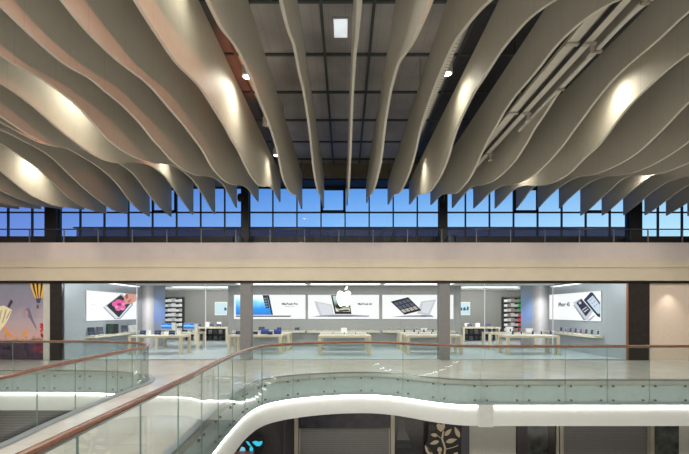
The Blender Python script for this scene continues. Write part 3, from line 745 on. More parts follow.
text_mesh('MacBook Air', 0.16, 'lettering', L_blk, fb, U(365), V(304), 0.085, pic, loc)
# centre-right: tilted laptop with app tiles, lid behind
fc = bfr(382, 453.4)
U = lambda px: (px-382)/71.4
def skew(u, v):  # tile plane of the tilted screen
    a, b, d_ = (392,302.2), (408.3,298), (403.8,314.2)
    return (U(a[0]+(b[0]-a[0])*u+(d_[0]-a[0])*v), V(a[1]+(b[1]-a[1])*u+(d_[1]-a[1])*v))
tiles = [[skew(0.05+u*0.235, 0.06+v*0.3), skew(0.05+u*0.235+0.19, 0.06+v*0.3), skew(0.05+u*0.235+0.19, 0.06+v*0.3+0.24), skew(0.05+u*0.235, 0.06+v*0.3+0.24)] for u in range(4) for v in range(3)]
lightbox('white lightbox with a tilted laptop full of picture tiles and a pale lid', fc, [
    ('lid', L_lgrey, [[(U(417),V(313.5)),(U(429),V(316)),(U(436),V(299.5)),(U(421),V(301.5))]]),
    ('lid_sheen', L_pale, [[(U(421),V(312)),(U(428),V(313.5)),(U(433.5),V(301.2)),(U(423),V(302.8))]]),
    ('screen_bezel', L_blk, [[skew(-0.04,-0.06), skew(1.02,-0.06), skew(1.04,1.04), skew(0,1.04)]]),
    ('screen_tiles_dark', lit('print_tile_dark', sr(95,100,115)), tiles[::3]+tiles[1::3]),
    ('screen_tiles_light', lit('print_tile_light', sr(190,180,175)), tiles[2::3]),
    ('laptop_base', L_grey, [[(U(391),V(317)),(U(434),V(317)),(U(431),V(315)),(U(421),V(315)),(U(404),V(315.6))]]),
    ('base_edge', L_mid, [[(U(421),V(316.6)),(U(426),V(316.6)),(U(426),V(315.6)),(U(421),V(315.6))]]),
])
# left side wall: tablet with a flower, and a hand
def sfr(s):
    if s < 0: return Fr((-SX+0.002, 19.45, 1.62), (0,1,0), 4.78, 1.45)
    return Fr((SX-0.002, 24.7, 1.60), (0,-1,0), 5.0, 1.46)
fl = sfr(-1)
def UL(px): return (SX*F/(CX-px) - 19.45)/4.78
def VL(px, py): d = SX*F/(CX-px); return (Z_(py, d)-1.62)/1.45
q = lambda *ps: [(UL(x), VL(x, y)) for x, y in ps]
def qell(cx, cy, rx, ry, n=16, rot=0): return q(*ell(cx, cy, rx, ry, n, rot))
lightbox('white lightbox on the side wall with a pink flower tablet and a hand', fl, [
    ('tablet_body', L_grey, [q((101.8,307.2),(113.8,319.3),(119.2,319),(131.5,305.5),(132,303.8),(120.4,293.8))]),
    ('tablet_face', L_pale, [q((102.6,306.8),(114.4,318.6),(118.6,318.2),(130.8,304.6),(120,294.3))]),
    ('tablet_screen', L_leaf, [q((105.2,305.6),(117.6,317.6),(129.4,303.6),(119.6,294.8))]),
    ('flower_petal', L_pink, [qell(113.6,304,3.0,2.6), qell(117,308,3.2,3.0), qell(121.5,307.4,3,2.8), qell(122,303,2.8,2.6), qell(117.4,301.6,3.6,2.2)]),
    ('flower_light_petal', L_lpink, [qell(115,307,1.6,1.4), qell(121,309,1.8,1.2), qell(122,304.4,1.3,1.2)]),
    ('flower_heart', L_dpink, [qell(118,304.4,2.2,1.3)]),
    ('hand', L_skin, [q((134.8,294.2),(134.8,301),(131,303.2),(126.6,303.9),(123.4,304.3),(122.4,303),(124.4,301.6),(122.6,300.2),(123,296),(125.4,293.6),(129.8,293.8))]),
    ('finger_shade', L_dskin, [qell(125.3,296.4,1.4,2.6), q((126.4,301.4),(129.6,299),(129.8,300.4),(127,302.8))]),
    ('faint_caption', L_pale, [q((89,304.4),(95,304.6),(95,305.4),(89,305.2)), q((90.5,309.2),(92.5,309.2),(92.5,309.8),(90.5,309.8))]),
])
# right side wall: two phones
fr_ = sfr(1)
def UR(px): return (24.7 - SX*F/(px-CX))/5.0
def VR(px, py): d = SX*F/(px-CX); return (Z_(py, d)-1.60)/1.46
q = lambda *ps: [(UR(x), VR(x, y)) for x, y in ps]
ic = []
for i in range(3):
    for j in range(3):
        bx, by = 590.6+i*1.9+j*2.3, 300.2-i*1.6+j*2.9
        ic.append(q((bx,by),(bx+1.0,by+1.3),(bx+1.9,by+0.5),(bx+0.9,by-0.8)))
t, pic, loc = lightbox('white lightbox on the side wall with two tilted phones', fr_, [
    ('white_phone', L_lgrey, [q((574.2,302.4),(582.4,298.2),(594.2,311.4),(589,320.2),(585.2,320.2))]),
    ('phone_rim', L_grey, [q((574.2,304.8),(575.2,304.6),(587,320.2),(584.6,320.2))]),
    ('phone_screen', lit('print_navy', sr(42,42,72)), [q((577.4,302.8),(582.6,298.8),(592.2,309.8),(587,316.6))]),
    ('phone_picture', L_lgrey, [q((579.6,302.6),(581.4,301.2),(583,303),(581.2,304.6)), q((583.4,309.6),(587.6,306.6),(588.2,307.2),(584,310.4)), q((585,311.6),(589.4,308.6),(590,309.2),(585.8,312.4))]),
    ('dark_phone', lit('print_navy_phone', sr(38,42,70)), [q((585,300),(592,292.2),(594,292.4),(601.6,302.6),(601.6,317.5),(599,316.5))]),
    ('dark_phone_screen', lit('print_ice', sr(200,220,232)), [q((588.4,300.6),(594.2,295.4),(601.4,304.6),(601.4,313.8),(599,313.6))]),
    ('app_icons', lit('print_icon', sr(130,160,195)), ic[::2]),
    ('app_icons_warm', lit('print_icon_warm', sr(205,150,170)), ic[1::2]),
    ('side_phone', L_grey, [q((589.4,320.4),(595.6,315.2),(596.2,316),(591.6,320.5))]),
])
text_mesh('iPhone 4S', 0.30, 'lettering', lit('print_text_dark', sr(40,42,60)), fr_, UR(565.5), VR(565.5,304.6), 0.09, pic, loc)

# two small screens on the back of the alcoves
for x0, x1, lab in ((215, 227.3, 'small white picture screen at the back of the alcove with white boxes'), (459.8, 470, 'small white picture screen at the back of the alcove with coloured boxes')):
    d = AB
    f_ = Fr((X_(x0,d), AB-0.002, Z_(315.2,d)), (1,0,0), X_(x1,d)-X_(x0,d), Z_(302,d)-Z_(315.2,d))
    lb = [(0.0,0.38),(1.0,0.38)]
    sx0 = 0.78 if x0 < 300 else 0.05
    lightbox(lab, f_, [('pale_picture', lit('print_ice2', sr(205,232,240)), [[(0.04,0.06),(0.96,0.06),(0.96,0.94),(0.04,0.94)]]),
        ('dark_drawing', lit('print_teal', sr(30,80,120)), [[(sx0,0.36),(sx0+0.18,0.36),(sx0+0.18,0.55),(sx0,0.6)]] + ([[(0.28,0.36),(0.6,0.36),(0.5,0.62),(0.34,0.58)],[(0.62,0.4),(0.82,0.36),(0.86,0.64),(0.7,0.66)]] if x0 > 300 else []))],
        name='wall_screen', es=0.92)

# ---------------------------------------------------------------- glowing fruit emblem behind the glass
d = 18.35
t = thing('fruit_emblem', 'glowing white bitten apple emblem hanging behind the shop glass', 'sign', (X_(344.1,d), d, Z_(306.6,d))); c = wloc(t)
half = [(0.0,0.075),(0.10,0.045),(0.22,0.0),(0.33,0.03),(0.42,0.14),(0.49,0.30),(0.53,0.46),(0.54,0.62),(0.50,0.76),(0.40,0.86),(0.28,0.885),(0.16,0.85),(0.06,0.80),(0.0,0.79)]
def dense(pts, k=4):
    out = []
    n_ = len(pts)
    for i in range(n_-1):
        p0, p1, p2, p3 = pts[max(i-1,0)], pts[i], pts[i+1], pts[min(i+2,n_-1)]
        for j in range(k):
            s_ = j/k
            out.append(tuple(0.5*((2*p1[a]) + (-p0[a]+p2[a])*s_ + (2*p0[a]-5*p1[a]+4*p2[a]-p3[a])*s_*s_ + (-p0[a]+3*p1[a]-3*p2[a]+p3[a])*s_**3) for a in (0,1)))
    return out + [pts[-1]]
hd = dense(half)
right = [p for p in hd]
bx, by, br = 0.655, 0.56, 0.24
out = []; hit = False
for p in right:
    if math.hypot(p[0]-bx, p[1]-by) < br:
        if not hit:
            hit = True
            a0, a1 = math.radians(248), math.radians(112)
            a0 = math.radians(236); a1 = math.radians(122)
            out += [(bx+br*math.cos(a0+(a1-a0)*k/10), by+br*math.sin(a0+(a1-a0)*k/10)) for k in range(11)]
    else: out.append(p)
outline = out + [(-x, y) for x, y in right[::-1]][1:-1]
W = (X_(351.5,d)-X_(336.8,d))/1.07; H = (Z_(290.8,d)-Z_(306.6,d))/0.885
M_emb = lit('emblem_white', (1,1,1), 2.2)
MB().prism([(c.x+x*W, d, c.z+y*H) for x, y in outline], (0,0.06,0)).build('emblem_body', M_emb, t, c)
leaf = dense([(0.02,0.93),(0.05,1.03),(0.13,1.11),(0.25,1.14),(0.24,1.05),(0.17,0.96),(0.02,0.93)])[:-1]
MB().prism([(c.x+x*W+0.005, d, c.z+y*H) for x, y in leaf], (0,0.06,0)).build('emblem_leaf', M_emb, t, c)
MB().tube([(c.x, d+0.03, c.z+0.8*H), (c.x, d+0.03, 3.61)], 0.008, 6).build('hanging_rod', M_dark, t, c)

# ---------------------------------------------------------------- wall shelves
def shelf(x0, x1, y0, y1, z, lab):
    t = thing('display_shelf', lab, 'shelf', ((x0+x1)/2, (y0+y1)/2, z-0.12), 'maple wall shelves'); c = wloc(t)
    MB().box(x0, x1, y0, y1, z-0.12, z).build('board', M_shelf, t, c, bevel=0.008)
    return z
ZS = 0.95
for f_, lab in ((fa, 'floating maple shelf under the lightbox with the blue laptop screen'), (fb, 'floating maple shelf under the lightbox behind the fruit emblem'),
                (fc, 'floating maple shelf under the lightbox with the tilted tile laptop')):
    shelf(f_.o.x, f_.o.x+f_.w, SB-0.5, SB, ZS, lab)
shelf(-SX, -SX+0.42, 19.5, 24.5, ZS, 'floating maple shelf on the side wall under the flower tablet lightbox')
shelf(SX-0.42, SX, 19.6, 24.6, ZS, 'floating maple shelf on the side wall under the twin phones lightbox')

# ---------------------------------------------------------------- tables
ZT = 0.92
def table(x0, x1, y0, y1, lab, z=ZT):
    t = thing('display_table', lab, 'table', ((x0+x1)/2, (y0+y1)/2, 0), 'maple display tables'); c = wloc(t)
    MB().box(x0, x1, y0, y1, z-0.1, z).build('tabletop', M_table, t, c, bevel=0.006)
    w = 0.14
    for x in (x0, x1-w):
        for y in (y0, y1-w):
            MB().box(x, x+w, y, y+w, 0.004, z-0.1).build('leg', M_table, t, c)
T = {}
def T_(k, *a, **kw): T[k] = a; table(*a, **kw)
T_('A', X_(128,20), X_(181.8,20), 20.0, 21.2, 'pale maple table nearest the flower tablet wall, front of its pair')
T_('B', -10.4, -8.0, 22.9, 24.1, 'pale maple table with two big screens, behind the front left one')
T_('C', -10.3, -8.0, 28.6, 29.4, 'tall pale counter table in the alcove with white boxes', z=1.0)
T_('D', X_(227.5,20.4), X_(281.5,20.4), 20.4, 21.6, 'pale maple table half hidden by the left grey pier, front of its pair')
T_('E', -5.75, -2.95, 22.1, 23.3, 'pale maple table half hidden by the left grey pier, rear of its pair')
T_('F', X_(318,20), X_(371.2,20), 20.0, 21.2, 'pale maple table straight below the fruit emblem, front of its pair')
T_('G', -1.36, 1.22, 22.1, 23.3, 'pale maple table straight below the fruit emblem, rear of its pair')
T_('H', X_(407,20.2), X_(463,20.2), 20.2, 21.4, 'pale maple table half hidden by the right grey pier, front of its pair')
T_('I', 2.87, 5.6, 22.2, 23.4, 'pale maple table half hidden by the right grey pier, rear of its pair')
T_('J', X_(507,20), X_(560,20), 20.0, 21.2, 'pale maple table nearest the twin phones wall, front of its pair')
T_('K', 7.77, 10.4, 22.7, 23.9, 'pale maple table behind the one nearest the twin phones wall')
T_('L', 8.0, 10.6, 28.6, 29.4, 'tall pale counter table in the alcove with coloured boxes', z=1.0)

# ---------------------------------------------------------------- devices
M_scr = gradmat('screen_blue', [(0,sr(6,14,50)),(0.3,sr(14,40,105)),(0.5,sr(35,105,195)),(0.6,sr(110,180,235)),(0.72,sr(25,80,175)),(1,sr(8,18,70))], 2, 0.0, 0.6, es=0.8)
M_scrd = gradmat('screen_dark_blue', [(0,sr(4,6,14)),(0.45,sr(10,18,48)),(0.6,sr(40,70,125)),(0.75,sr(10,16,44)),(1,sr(5,8,20))], 2, 0.0, 0.25, es=0.55)
def all_in_one(x, y, z, w, h, lab):
    t = thing('desktop_screen', lab, 'computer', (x, y, z), 'big blue desktop screens'); c = wloc(t)
    MB().box(x-w/2, x+w/2, y, y+0.03, z+0.13, z+0.13+h).build('screen_body', M_alu, t, c, bevel=0.006)
    MB().box(x-w/2+0.02, x+w/2-0.02, y-0.004, y, z+0.2, z+0.11+h).build('display', M_scr, t, c)
    MB().prism([(x-0.1,y+0.03,z),(x-0.1,y+0.2,z),(x-0.1,y+0.06,z+0.25),(x-0.1,y+0.04,z+0.25)], (0.2,0,0)).build('stand', M_alu, t, c)
    MB().box(x-0.24, x+0.24, y-0.32, y-0.2, z, z+0.02).build('keyboard', M_white, t, c)
def laptop(x, y, z, w, lab, m=None, group='open laptops on the tables', tilt=0.35):
    t = thing('laptop', lab, 'laptop', (x, y, z), group); c = wloc(t)
    MB().box(x-w/2, x+w/2, y-w*0.65, y, z, z+0.018).build('base', M_alu, t, c)
    h = w*0.65; a = tilt
    p = lambda u, v, n_: (x+u, y+v*math.sin(a)+n_*math.cos(a), z+0.018+v*math.cos(a)-n_*math.sin(a))
    MB().prism([p(-w/2,0,0), p(w/2,0,0), p(w/2,h,0), p(-w/2,h,0)], (0,0.012,0)).build('lid', M_blk, t, c)
    e = 0.02
    MB().poly([p(-w/2+e,e,-0.004), p(w/2-e,e,-0.004), p(w/2-e,h-e,-0.004), p(-w/2+e,h-e,-0.004)]).build('display', m or M_scrd, t, c)
    MB().box(x-w*0.42, x+w*0.42, y-w*0.3, y-w*0.06, z+0.018, z+0.021).build('keyboard', M_blk, t, c)
def tablet(x, y, z, w, h, lab, ry=0, m=None, group='tablets on stands'):
    """tablet leaning on a small stand; ry turns it about the vertical"""
    t = thing('tablet', lab, 'tablet', (x, y, z), group); c = wloc(t)
    a = 0.3
    def p(u, v, n_):
        lx, ly, lz = u, v*math.sin(a)+n_*math.cos(a), v*math.cos(a)-n_*math.sin(a)
        return (x + lx*math.cos(ry) - ly*math.sin(ry), y + lx*math.sin(ry) + ly*math.cos(ry), z + 0.02 + lz)
    n3 = Vector(p(0,0,0.012)) - Vector(p(0,0,0))
    MB().prism([p(-w/2,0,0), p(w/2,0,0), p(w/2,h,0), p(-w/2,h,0)], n3).build('body', M_blk, t, c)
    e = 0.018
    MB().poly([p(-w/2+e,e,-0.004), p(w/2-e,e,-0.004), p(w/2-e,h-e,-0.004), p(-w/2+e,h-e,-0.004)]).build('display', m or M_scrd, t, c)
    MB().prism([p(-w*.3,-0.0,-0.05), p(w*.3,-0.0,-0.05), p(w*.3,0,0.12), p(-w*.3,0,0.12)], (0,0,-0.02)).build('stand', M_white, t, c)
def white_box(x, y, z, w, h, dp, lab, group='white boxes on the tables'):
    t = thing('product_box', lab, 'box', (x, y, z), group); c = wloc(t)
    MB().box(x-w/2, x+w/2, y-dp/2, y+dp/2, z, z+h*0.8).build('body', M_white, t, c, bevel=0.006)
    MB().box(x-w/2-0.004, x+w/2+0.004, y-dp/2-0.004, y+dp/2+0.004, z+h*0.8, z+h).build('lid', M_white, t, c)
def phone(x, y, z, lab, m, group, ry=0, s=1.0):
    t = thing('phone', lab, 'phone', (x, y, z), group); c = wloc(t)
    w, h = 0.085*s, 0.18*s
    a = 0.2
    def p(u, v, n_):
        lx, ly, lz = u, v*math.sin(a)+n_*math.cos(a), v*math.cos(a)-n_*math.sin(a)
        return (x + lx*math.cos(ry) - ly*math.sin(ry), y + lx*math.sin(ry) + ly*math.cos(ry), z + 0.03 + lz)
    n3 = Vector(p(0,0,0.014)) - Vector(p(0,0,0))
    MB().prism([p(-w/2,0,0), p(w/2,0,0), p(w/2,h,0), p(-w/2,h,0)], n3).build('body', m, t, c)
    MB().poly([p(-w/2+.008,0.02,-0.003), p(w/2-.008,0.02,-0.003), p(w/2-.008,h-.02,-0.003), p(-w/2+.008,h-.02,-0.003)]).build('display', M_scrd, t, c)
    MB().lathe([(0.05*s,0),(0.05*s,0.012),(0.02*s,0.03),(0.0,0.032)], c, 12).build('stand', M_white, t, c, smooth=True)
def pad(x, y, z, w, dp, lab, group):
    """white keyboard-thin laptop, closed, on a table"""
    t = thing('closed_laptop', lab, 'laptop', (x, y, z), group); c = wloc(t)
    MB().box(x-w/2, x+w/2, y-dp/2, y+dp/2, z+0.006, z+0.02).build('base', M_alu, t, c)
    MB().box(x-w/2, x+w/2, y-dp/2, y+dp/2, z+0.022, z+0.03).build('lid', M_white, t, c, bevel=0.003)
    MB().box(x-w/2+0.02, x+w/2-0.02, y-dp/2+0.02, y+dp/2-0.02, z, z+0.006).build('foot', M_blk, t, c)

# table A: three small dark tablets with white boxes
for i, px in enumerate((143, 158, 172)):
    tablet(X_(px,20.5), 20.45, ZT, 0.30, 0.22, 'small dark tablet on the front left table, %s from the flower wall' % ORD[i+1])
for i, px in enumerate((148.6, 166.5, 179)):
    white_box(X_(px,20.9), 20.9, ZT, 0.16, 0.20 if i != 1 else 0.14, 0.16, 'white box on the front left table, %s from the flower wall' % ORD[i+1])
for i, px in enumerate((165.5, 188.2)):
    all_in_one(X_(px,23.3), 23.4, ZT, 0.60, 0.38, 'big desktop screen with blue wallpaper, %s on the rear left table' % ('nearer the flower wall' if i == 0 else 'farther from the flower wall'))
for i, px in enumerate((173.2, 194.6)):
    white_box(X_(px,23.6), 23.7, ZT, 0.24, 0.46, 0.3, 'tall white box beside the %s big blue screen on the rear left table' % ORD[i+1])
# alcove counter, left
for i, (px, w) in enumerate(((198.5, 0.34), (211.6, 0.30), (219, 0.32))):
    tablet(X_(px,28.9), 28.85, 1.0, w, 0.2, 'dark tablet on the alcove counter by the white boxes, %s from its outer end' % ORD[i+1])
for i, px in enumerate((207.5, 219.4)):
    white_box(X_(px,29.2), 29.2, 1.0, 0.3, 0.34, 0.2, 'white box standing on the alcove counter, %s tablet' % ('between first and second' if i == 0 else 'behind the third'))
# tables D and E and the shelf behind
tablet(X_(238.5,20.7), 20.7, ZT, 0.3, 0.2, 'dark tablet on the table against the left pier, hidden edge')
laptop(X_(254.9,20.8), 20.85, ZT, 0.24, 'small dark screen just right of the left pier on the front table')
laptop(X_(263.6,20.9), 21.15, ZT+0.0, 0.40, 'larger bright blue laptop second from the left pier', M_scr)
laptop(X_(269.6,20.6), 20.7, ZT, 0.26, 'small dark laptop at the front edge third from the left pier')
laptop(X_(276.8,20.9), 21.1, ZT, 0.38, 'larger bright blue laptop at the outer end of the left pier table', M_scr)
tablet(X_(261.5,24.5), 24.5, ZS, 0.34, 0.22, 'dark tablet on the blue laptop shelf nearest the left pier', group='tablets on the wall shelf')
tablet(X_(279,24.5), 24.5, ZS, 0.26, 0.18, 'dark tablet on the blue laptop shelf in its middle', group='tablets on the wall shelf')
tablet(X_(297,24.5), 24.5, ZS, 0.27, 0.18, 'dark tablet on the blue laptop shelf near its far end', group='tablets on the wall shelf')
# tables F and G: closed laptops
for i in range(4):
    x = T['F'][0] + 0.42 + i*0.56
    pad(x+0.03*(i % 2), 20.45, ZT, 0.34, 0.24, 'closed pale laptop on the front table below the emblem, %s along' % ORD[i+1], 'closed laptops below the emblem')
    phone(x+0.27, 20.55, ZT, 'small phone between pale laptops on the front emblem table, %s along' % ORD[i+1], M_alu, 'phones below the emblem', s=0.7)
for i in range(4):
    x = T['G'][0] + 0.36 + i*0.6
    pad(x, 22.55, ZT, 0.34, 0.24, 'closed pale laptop on the rear table below the emblem, %s along' % ORD[i+1], 'closed laptops below the emblem')
white_box(X_(344,22.9), 22.95, ZT, 0.32, 0.26, 0.2, 'white box standing on the rear table below the emblem')
for i, px in enumerate((314, 326, 353, 372)):
    pad(X_(px,24.6), 24.6, ZS, 0.26, 0.2, 'thin laptop lying on the shelf behind the emblem, %s along' % ORD[i+1], 'laptops on the emblem shelf')
# tables H, I and the shelf behind
for i in range(4):
    x = T['H'][0] + 0.30 + i*0.66
    pad(x, 20.6, ZT, 0.36, 0.26, 'closed pale laptop on the front table at the right pier, %s along' % ORD[i+1], 'closed laptops at the right pier')
    phone(x+0.34 if i < 3 else x+0.30, 20.7, ZT, 'small phone on the front table at the right pier, %s along' % ORD[i+1], M_alu, 'phones at the right pier', s=0.8)
for i, px in enumerate((404.5, 414.2, 424, 433)):
    phone(X_(px,22.6), 22.6, ZT, 'dark phone on the rear table at the right pier, %s along' % ORD[i+1], M_blk, 'dark phones at the right pier', s=0.9)
    pad(X_(px+4.5,22.9), 22.9, ZT, 0.32, 0.22, 'closed pale laptop on the rear table at the right pier, %s along' % ORD[i+1], 'closed laptops at the right pier')
white_box(X_(424,24.4), 24.45, ZS, 0.34, 0.16, 0.2, 'white box on the shelf below the tilted tile laptop')
for i, px in enumerate((389.5, 398.4, 407.8, 416.5)):
    phone(X_(px,24.5), 24.5, ZS, 'white phone on the shelf below the tilted tile laptop, %s along' % ORD[i+1], M_white, 'white phones on the shelf', s=0.85)
# tables J and K
for i, px in enumerate((513, 521.5, 533, 541.5, 551)):
    phone(X_(px,20.5), 20.5, ZT, 'phone on the front table by the twin phones wall, %s along' % ORD[i+1], M_alu if i % 2 else M_blk, 'phones by the twin phones wall')
for i, px in enumerate((492, 501, 510.5, 519)):
    phone(X_(px,23.1), 23.1, ZT, 'phone on the rear table by the twin phones wall, %s along' % ORD[i+1], M_blk if i % 2 else M_alu, 'phones by the twin phones wall')
white_box(X_(509,23.5), 23.5, ZT, 0.34, 0.3, 0.2, 'white box on the rear right table below the coloured box shelf')
white_box(X_(529,23.4), 23.4, ZT, 0.34, 0.22, 0.2, 'white box on the rear right table below the bright wall corner')
for i in range(4):
    pad(T['J'][0]+0.4+i*0.6, 20.85, ZT, 0.3, 0.2, 'closed pale laptop on the front table by the twin phones wall, %s along' % ORD[i+1], 'closed laptops by the twin phones wall')
# alcove counter, right
for i, px in enumerate((469.5, 488)):
    tablet(X_(px,28.9), 28.85, 1.0, 0.34, 0.2, 'dark tablet on the alcove counter by the coloured boxes, %s one from its inner end' % ORD[i+1])
for i, px in enumerate((466.5, 477.2)):
    white_box(X_(px,29.2), 29.2, 1.0, 0.3, 0.26, 0.2, 'white box on the alcove counter by the coloured boxes, %s from its inner end' % ORD[i+1])
# left wall shelf
for i, px in enumerate((92, 100.6, 125)):
    xx = -SX+0.22; d = xx*F/(px-CX)
    tablet(xx, d, ZS, 0.30, 0.38, 'tablet with a blue screen on the flower wall shelf, %s from the entrance' % ORD[i+1], ry=PI/2*0.55, m=M_scrd, group='blue tablets on the flower wall shelf')
xx = -SX+0.22; d = xx*F/(112.5-CX)
t = thing('dark_display_case', 'dark box with a green patterned face on the flower wall shelf', 'box', (xx, d, ZS)); c = wloc(t)
MB().box(xx-0.18, xx+0.18, d-0.22, d+0.25, ZS, ZS+0.5).build('case', M_blk, t, c, bevel=0.01)
MB().box(xx-0.15, xx+0.15, d-0.224, d-0.22, ZS+0.04, ZS+0.46).build('face', mat('green_pattern', (0.03,0.07,0.05), 0.3, var=1.0, scale=14), t, c)
xx = -SX+0.2; d = xx*F/(132.5-CX)
white_box(xx, d, ZS, 0.2, 0.36, 0.5, 'white box at the inner end of the flower wall shelf', 'white boxes on the shelves')
# right wall shelf: eight little players on stands
cols = [('black', M_blk), ('white', M_white), ('black', M_blk), ('dark', M_dark), ('red', mat('red_case', (0.55,0.1,0.05), 0.4)), ('dark', M_dark), ('green', mat('green_case', (0.08,0.25,0.10), 0.4)), ('white', M_white)]
for i, (px, (nm, m_)) in enumerate(zip((560.9, 565.6, 570.2, 575.4, 580.5, 586, 591.7, 598), cols)):
    xx = SX-0.24; d = xx*F/(px-CX)
    phone(xx, d, ZS, '%s phone on a stand on the twin phones wall shelf, %s from the back' % (nm, ORD[i+1]), m_, 'phones on the twin phones wall shelf', ry=-0.9, s=1.25)

# ---------------------------------------------------------------- alcove shelves full of boxes
def box_shelves(px0, px1, side, lab, colour):
    d = AB-0.02; x0, x1 = X_(px0,d), X_(px1,d)
    t = thing('box_shelves', lab, 'shelves', ((x0+x1)/2, AB-0.2, 0.5)); c = wloc(t)
    z0, z1 = Z_(331,d), Z_(297,d)
    q = MB().box(x0, x1, AB-0.03, AB-0.003, z0, z1)
    q.build('back_panel', M_blk, t, c)
    for x in (x0, x1-0.05): MB().box(x, x+0.05, AB-0.38, AB-0.03, z0, z1).build('side_panel', M_dark, t, c)
    rows = 7; h = (z1-z0-0.05)/rows
    for r in range(rows+1):
        MB().box(x0+0.05, x1-0.05, AB-0.36, AB-0.03, z0+r*h, z0+r*h+0.03).build('shelf', M_shm, t, c)
    nb = 5; w = (x1-x0-0.1)/nb
    for r in range(rows):
        for b in range(nb):
            nm, m_ = colour(r, b)
            xx = x0+0.05+(b+0.5)*w; zz = z0+r*h+0.03; hh = (h-0.03)*(0.55+0.12*((r*3+b*7) % 3))
            o = MB().box(xx-w*0.46, xx+w*0.46, AB-0.355, AB-0.12, zz, zz+hh).build('product_box', m_, None, (xx, AB-0.2, zz))
            tag(o, '%s packed product box in the alcove shelves %s' % (nm, lab.split('shelves ')[1]), 'box', '%s boxes in the alcove shelves %s' % (nm, lab.split('shelves ')[1]))
M_bw = mat('box_white', (0.9,0.9,0.88), 0.4); M_bg = mat('box_grey', (0.6,0.6,0.6), 0.4); M_shm = mat('shelf_metal', (0.2,0.2,0.2), 0.4)
M_bgr = mat('box_green', (0.08,0.50,0.14), 0.4); M_br = mat('box_red', (0.8,0.10,0.08), 0.4); M_bd = mat('box_dim', (0.35,0.27,0.25), 0.4)
def colL(r, b): return ('white', M_bw) if (r*5+b*3) % 4 else ('grey', M_bg)
def colR(r, b):
    if b == 4: return ('green', M_bgr) if r >= 4 else ('red', M_br)
    if b == 3: return ('grey', M_bg) if r % 2 else ('dark', M_bd)
    return ('white', M_bw) if b == 0 else (('grey', M_bg) if (r+b) % 2 else ('dark', M_bd))
box_shelves(165.2, 184.6, -1, 'dark wall shelves beyond the left blue panel', colL)
box_shelves(501.5, 520.6, 1, 'dark wall shelves beyond the right blue panel', colR)
# low black racks with bags beneath the alcove counters
for s, (px0, px1), nm in ((-1, (186, 224), 'left'), (1, (463, 500), 'right')):
    d = 30.0; x0, x1 = X_(px0,d), X_(px1,d)
    t = thing('low_rack', 'low black goods rack behind the alcove counter on the %s' % nm, 'rack', ((x0+x1)/2, d, 0)); c = wloc(t)
    MB().box(x0, x1, d+0.25, d+0.3, 0.004, 0.86).build('back_panel', M_blk, t, c)
    for z in (0.02, 0.44, 0.84): MB().box(x0, x1, d-0.1, d+0.25, z, z+0.025).build('shelf', M_dark, t, c)
    for x in (x0, x1-0.03): MB().box(x, x+0.03, d-0.1, d+0.25, 0.02, 0.86).build('side_panel', M_dark, t, c)
    for r in range(2):
        for b in range(7):
            w = (x1-x0-0.1)/7; xx = x0+0.05+(b+0.5)*w; zz = 0.045+0.42*r
            k = 0.26+0.05*((b*3+r) % 3)
            vs = [(xx-w*.38,d-0.04,zz),(xx+w*.38,d-0.04,zz),(xx+w*.32,d+0.0,zz+k),(xx-w*.32,d+0.0,zz+k)]
            o = MB().prism(vs, (0,0.18,0)).build('bag', mat('bag_%d' % ((b+r) % 2), ((0.05,0.05,0.06),(0.16,0.17,0.19))[(b+r) % 2], 0.5), None, (xx, d, zz))
            tag(o, '%s packed bag on the low black rack on the %s' % (('black','grey')[(b+r) % 2], nm), 'bag', 'bags on the low rack on the %s, %s' % (nm, ('black','grey')[(b+r) % 2]))

# ================================================================= BILLBOARD AT LEFT
d = 17.98
f_ = Fr((X_(-60,d), 18.0, 0.02), (1,0,0), X_(44,d)-X_(-60,d), 3.26)
U = lambda px: (px+60)/104.0
V = lambda py: (Z_(py,d)-0.02)/3.26
q = lambda *ps: [(U(x), V(y)) for x, y in ps]
P_ = lambda nm, *rgb: mat('ad_'+nm, sr(*rgb), 0.35, emit=sr(*rgb), es=0.12, var=0.08)
loc = f_.p(0.5,0,0)
t = thing('balloon_billboard', 'dusky printed hoarding with a striped balloon, bird and flowers', 'billboard', loc)
M_adbg = gradmat('ad_sky', [(0.0,sr(60,45,60)),(0.22,sr(70,50,70)),(0.3,sr(195,160,150)),(0.5,sr(175,158,165)),(0.7,sr(140,135,150)),(1.0,sr(125,125,140))], 2, 0.0, 3.26, es=0.08)
pic = MB().prism([f_.p(0,0,0), f_.p(1,0,0), f_.p(1,1,0), f_.p(0,1,0)], f_.n*0.02).build('picture', M_adbg, t, loc)
def ad(name, m, polys, i):
    z = MB()
    for pl in polys: z.poly([f_.p(a, b, 0.023+0.003*i) for a, b in pl])
    z.build(name, m, pic, loc)
ad('balloon', P_('balloon', 215,170,80), [q((29.5,280.5),(31.2,288),(34.4,296.6),(36.4,298.4),(41.2,298.4),(44,296),(44,280.5))], 0)
ad('balloon_stripe', P_('stripe', 45,38,40), [q((31.6,280.5),(33.2,288),(36.2,297.6),(37,298),(35,288),(33.8,280.5)), q((36.2,280.5),(36.8,288),(38,298),(38.8,298),(38.4,288),(38.4,280.5)), q((41,280.5),(40.6,288),(39.8,298),(40.4,298),(42.4,288),(43.2,280.5))], 1)
ad('balloon_skirt', P_('skirt', 60,65,90), [q((36,298.2),(41.6,298.2),(40,303),(37,303))], 2)
ad('balloon_basket', P_('basket', 110,70,55), [q((36.8,304.8),(38.8,304.8),(38.8,308.6),(36.8,308.6))], 2)
ad('cream_garment', P_('garment', 226,214,178), [q((-4,307),(4,305.5),(12,310),(9,318),(5,325),(0,331),(-4,330))], 0)
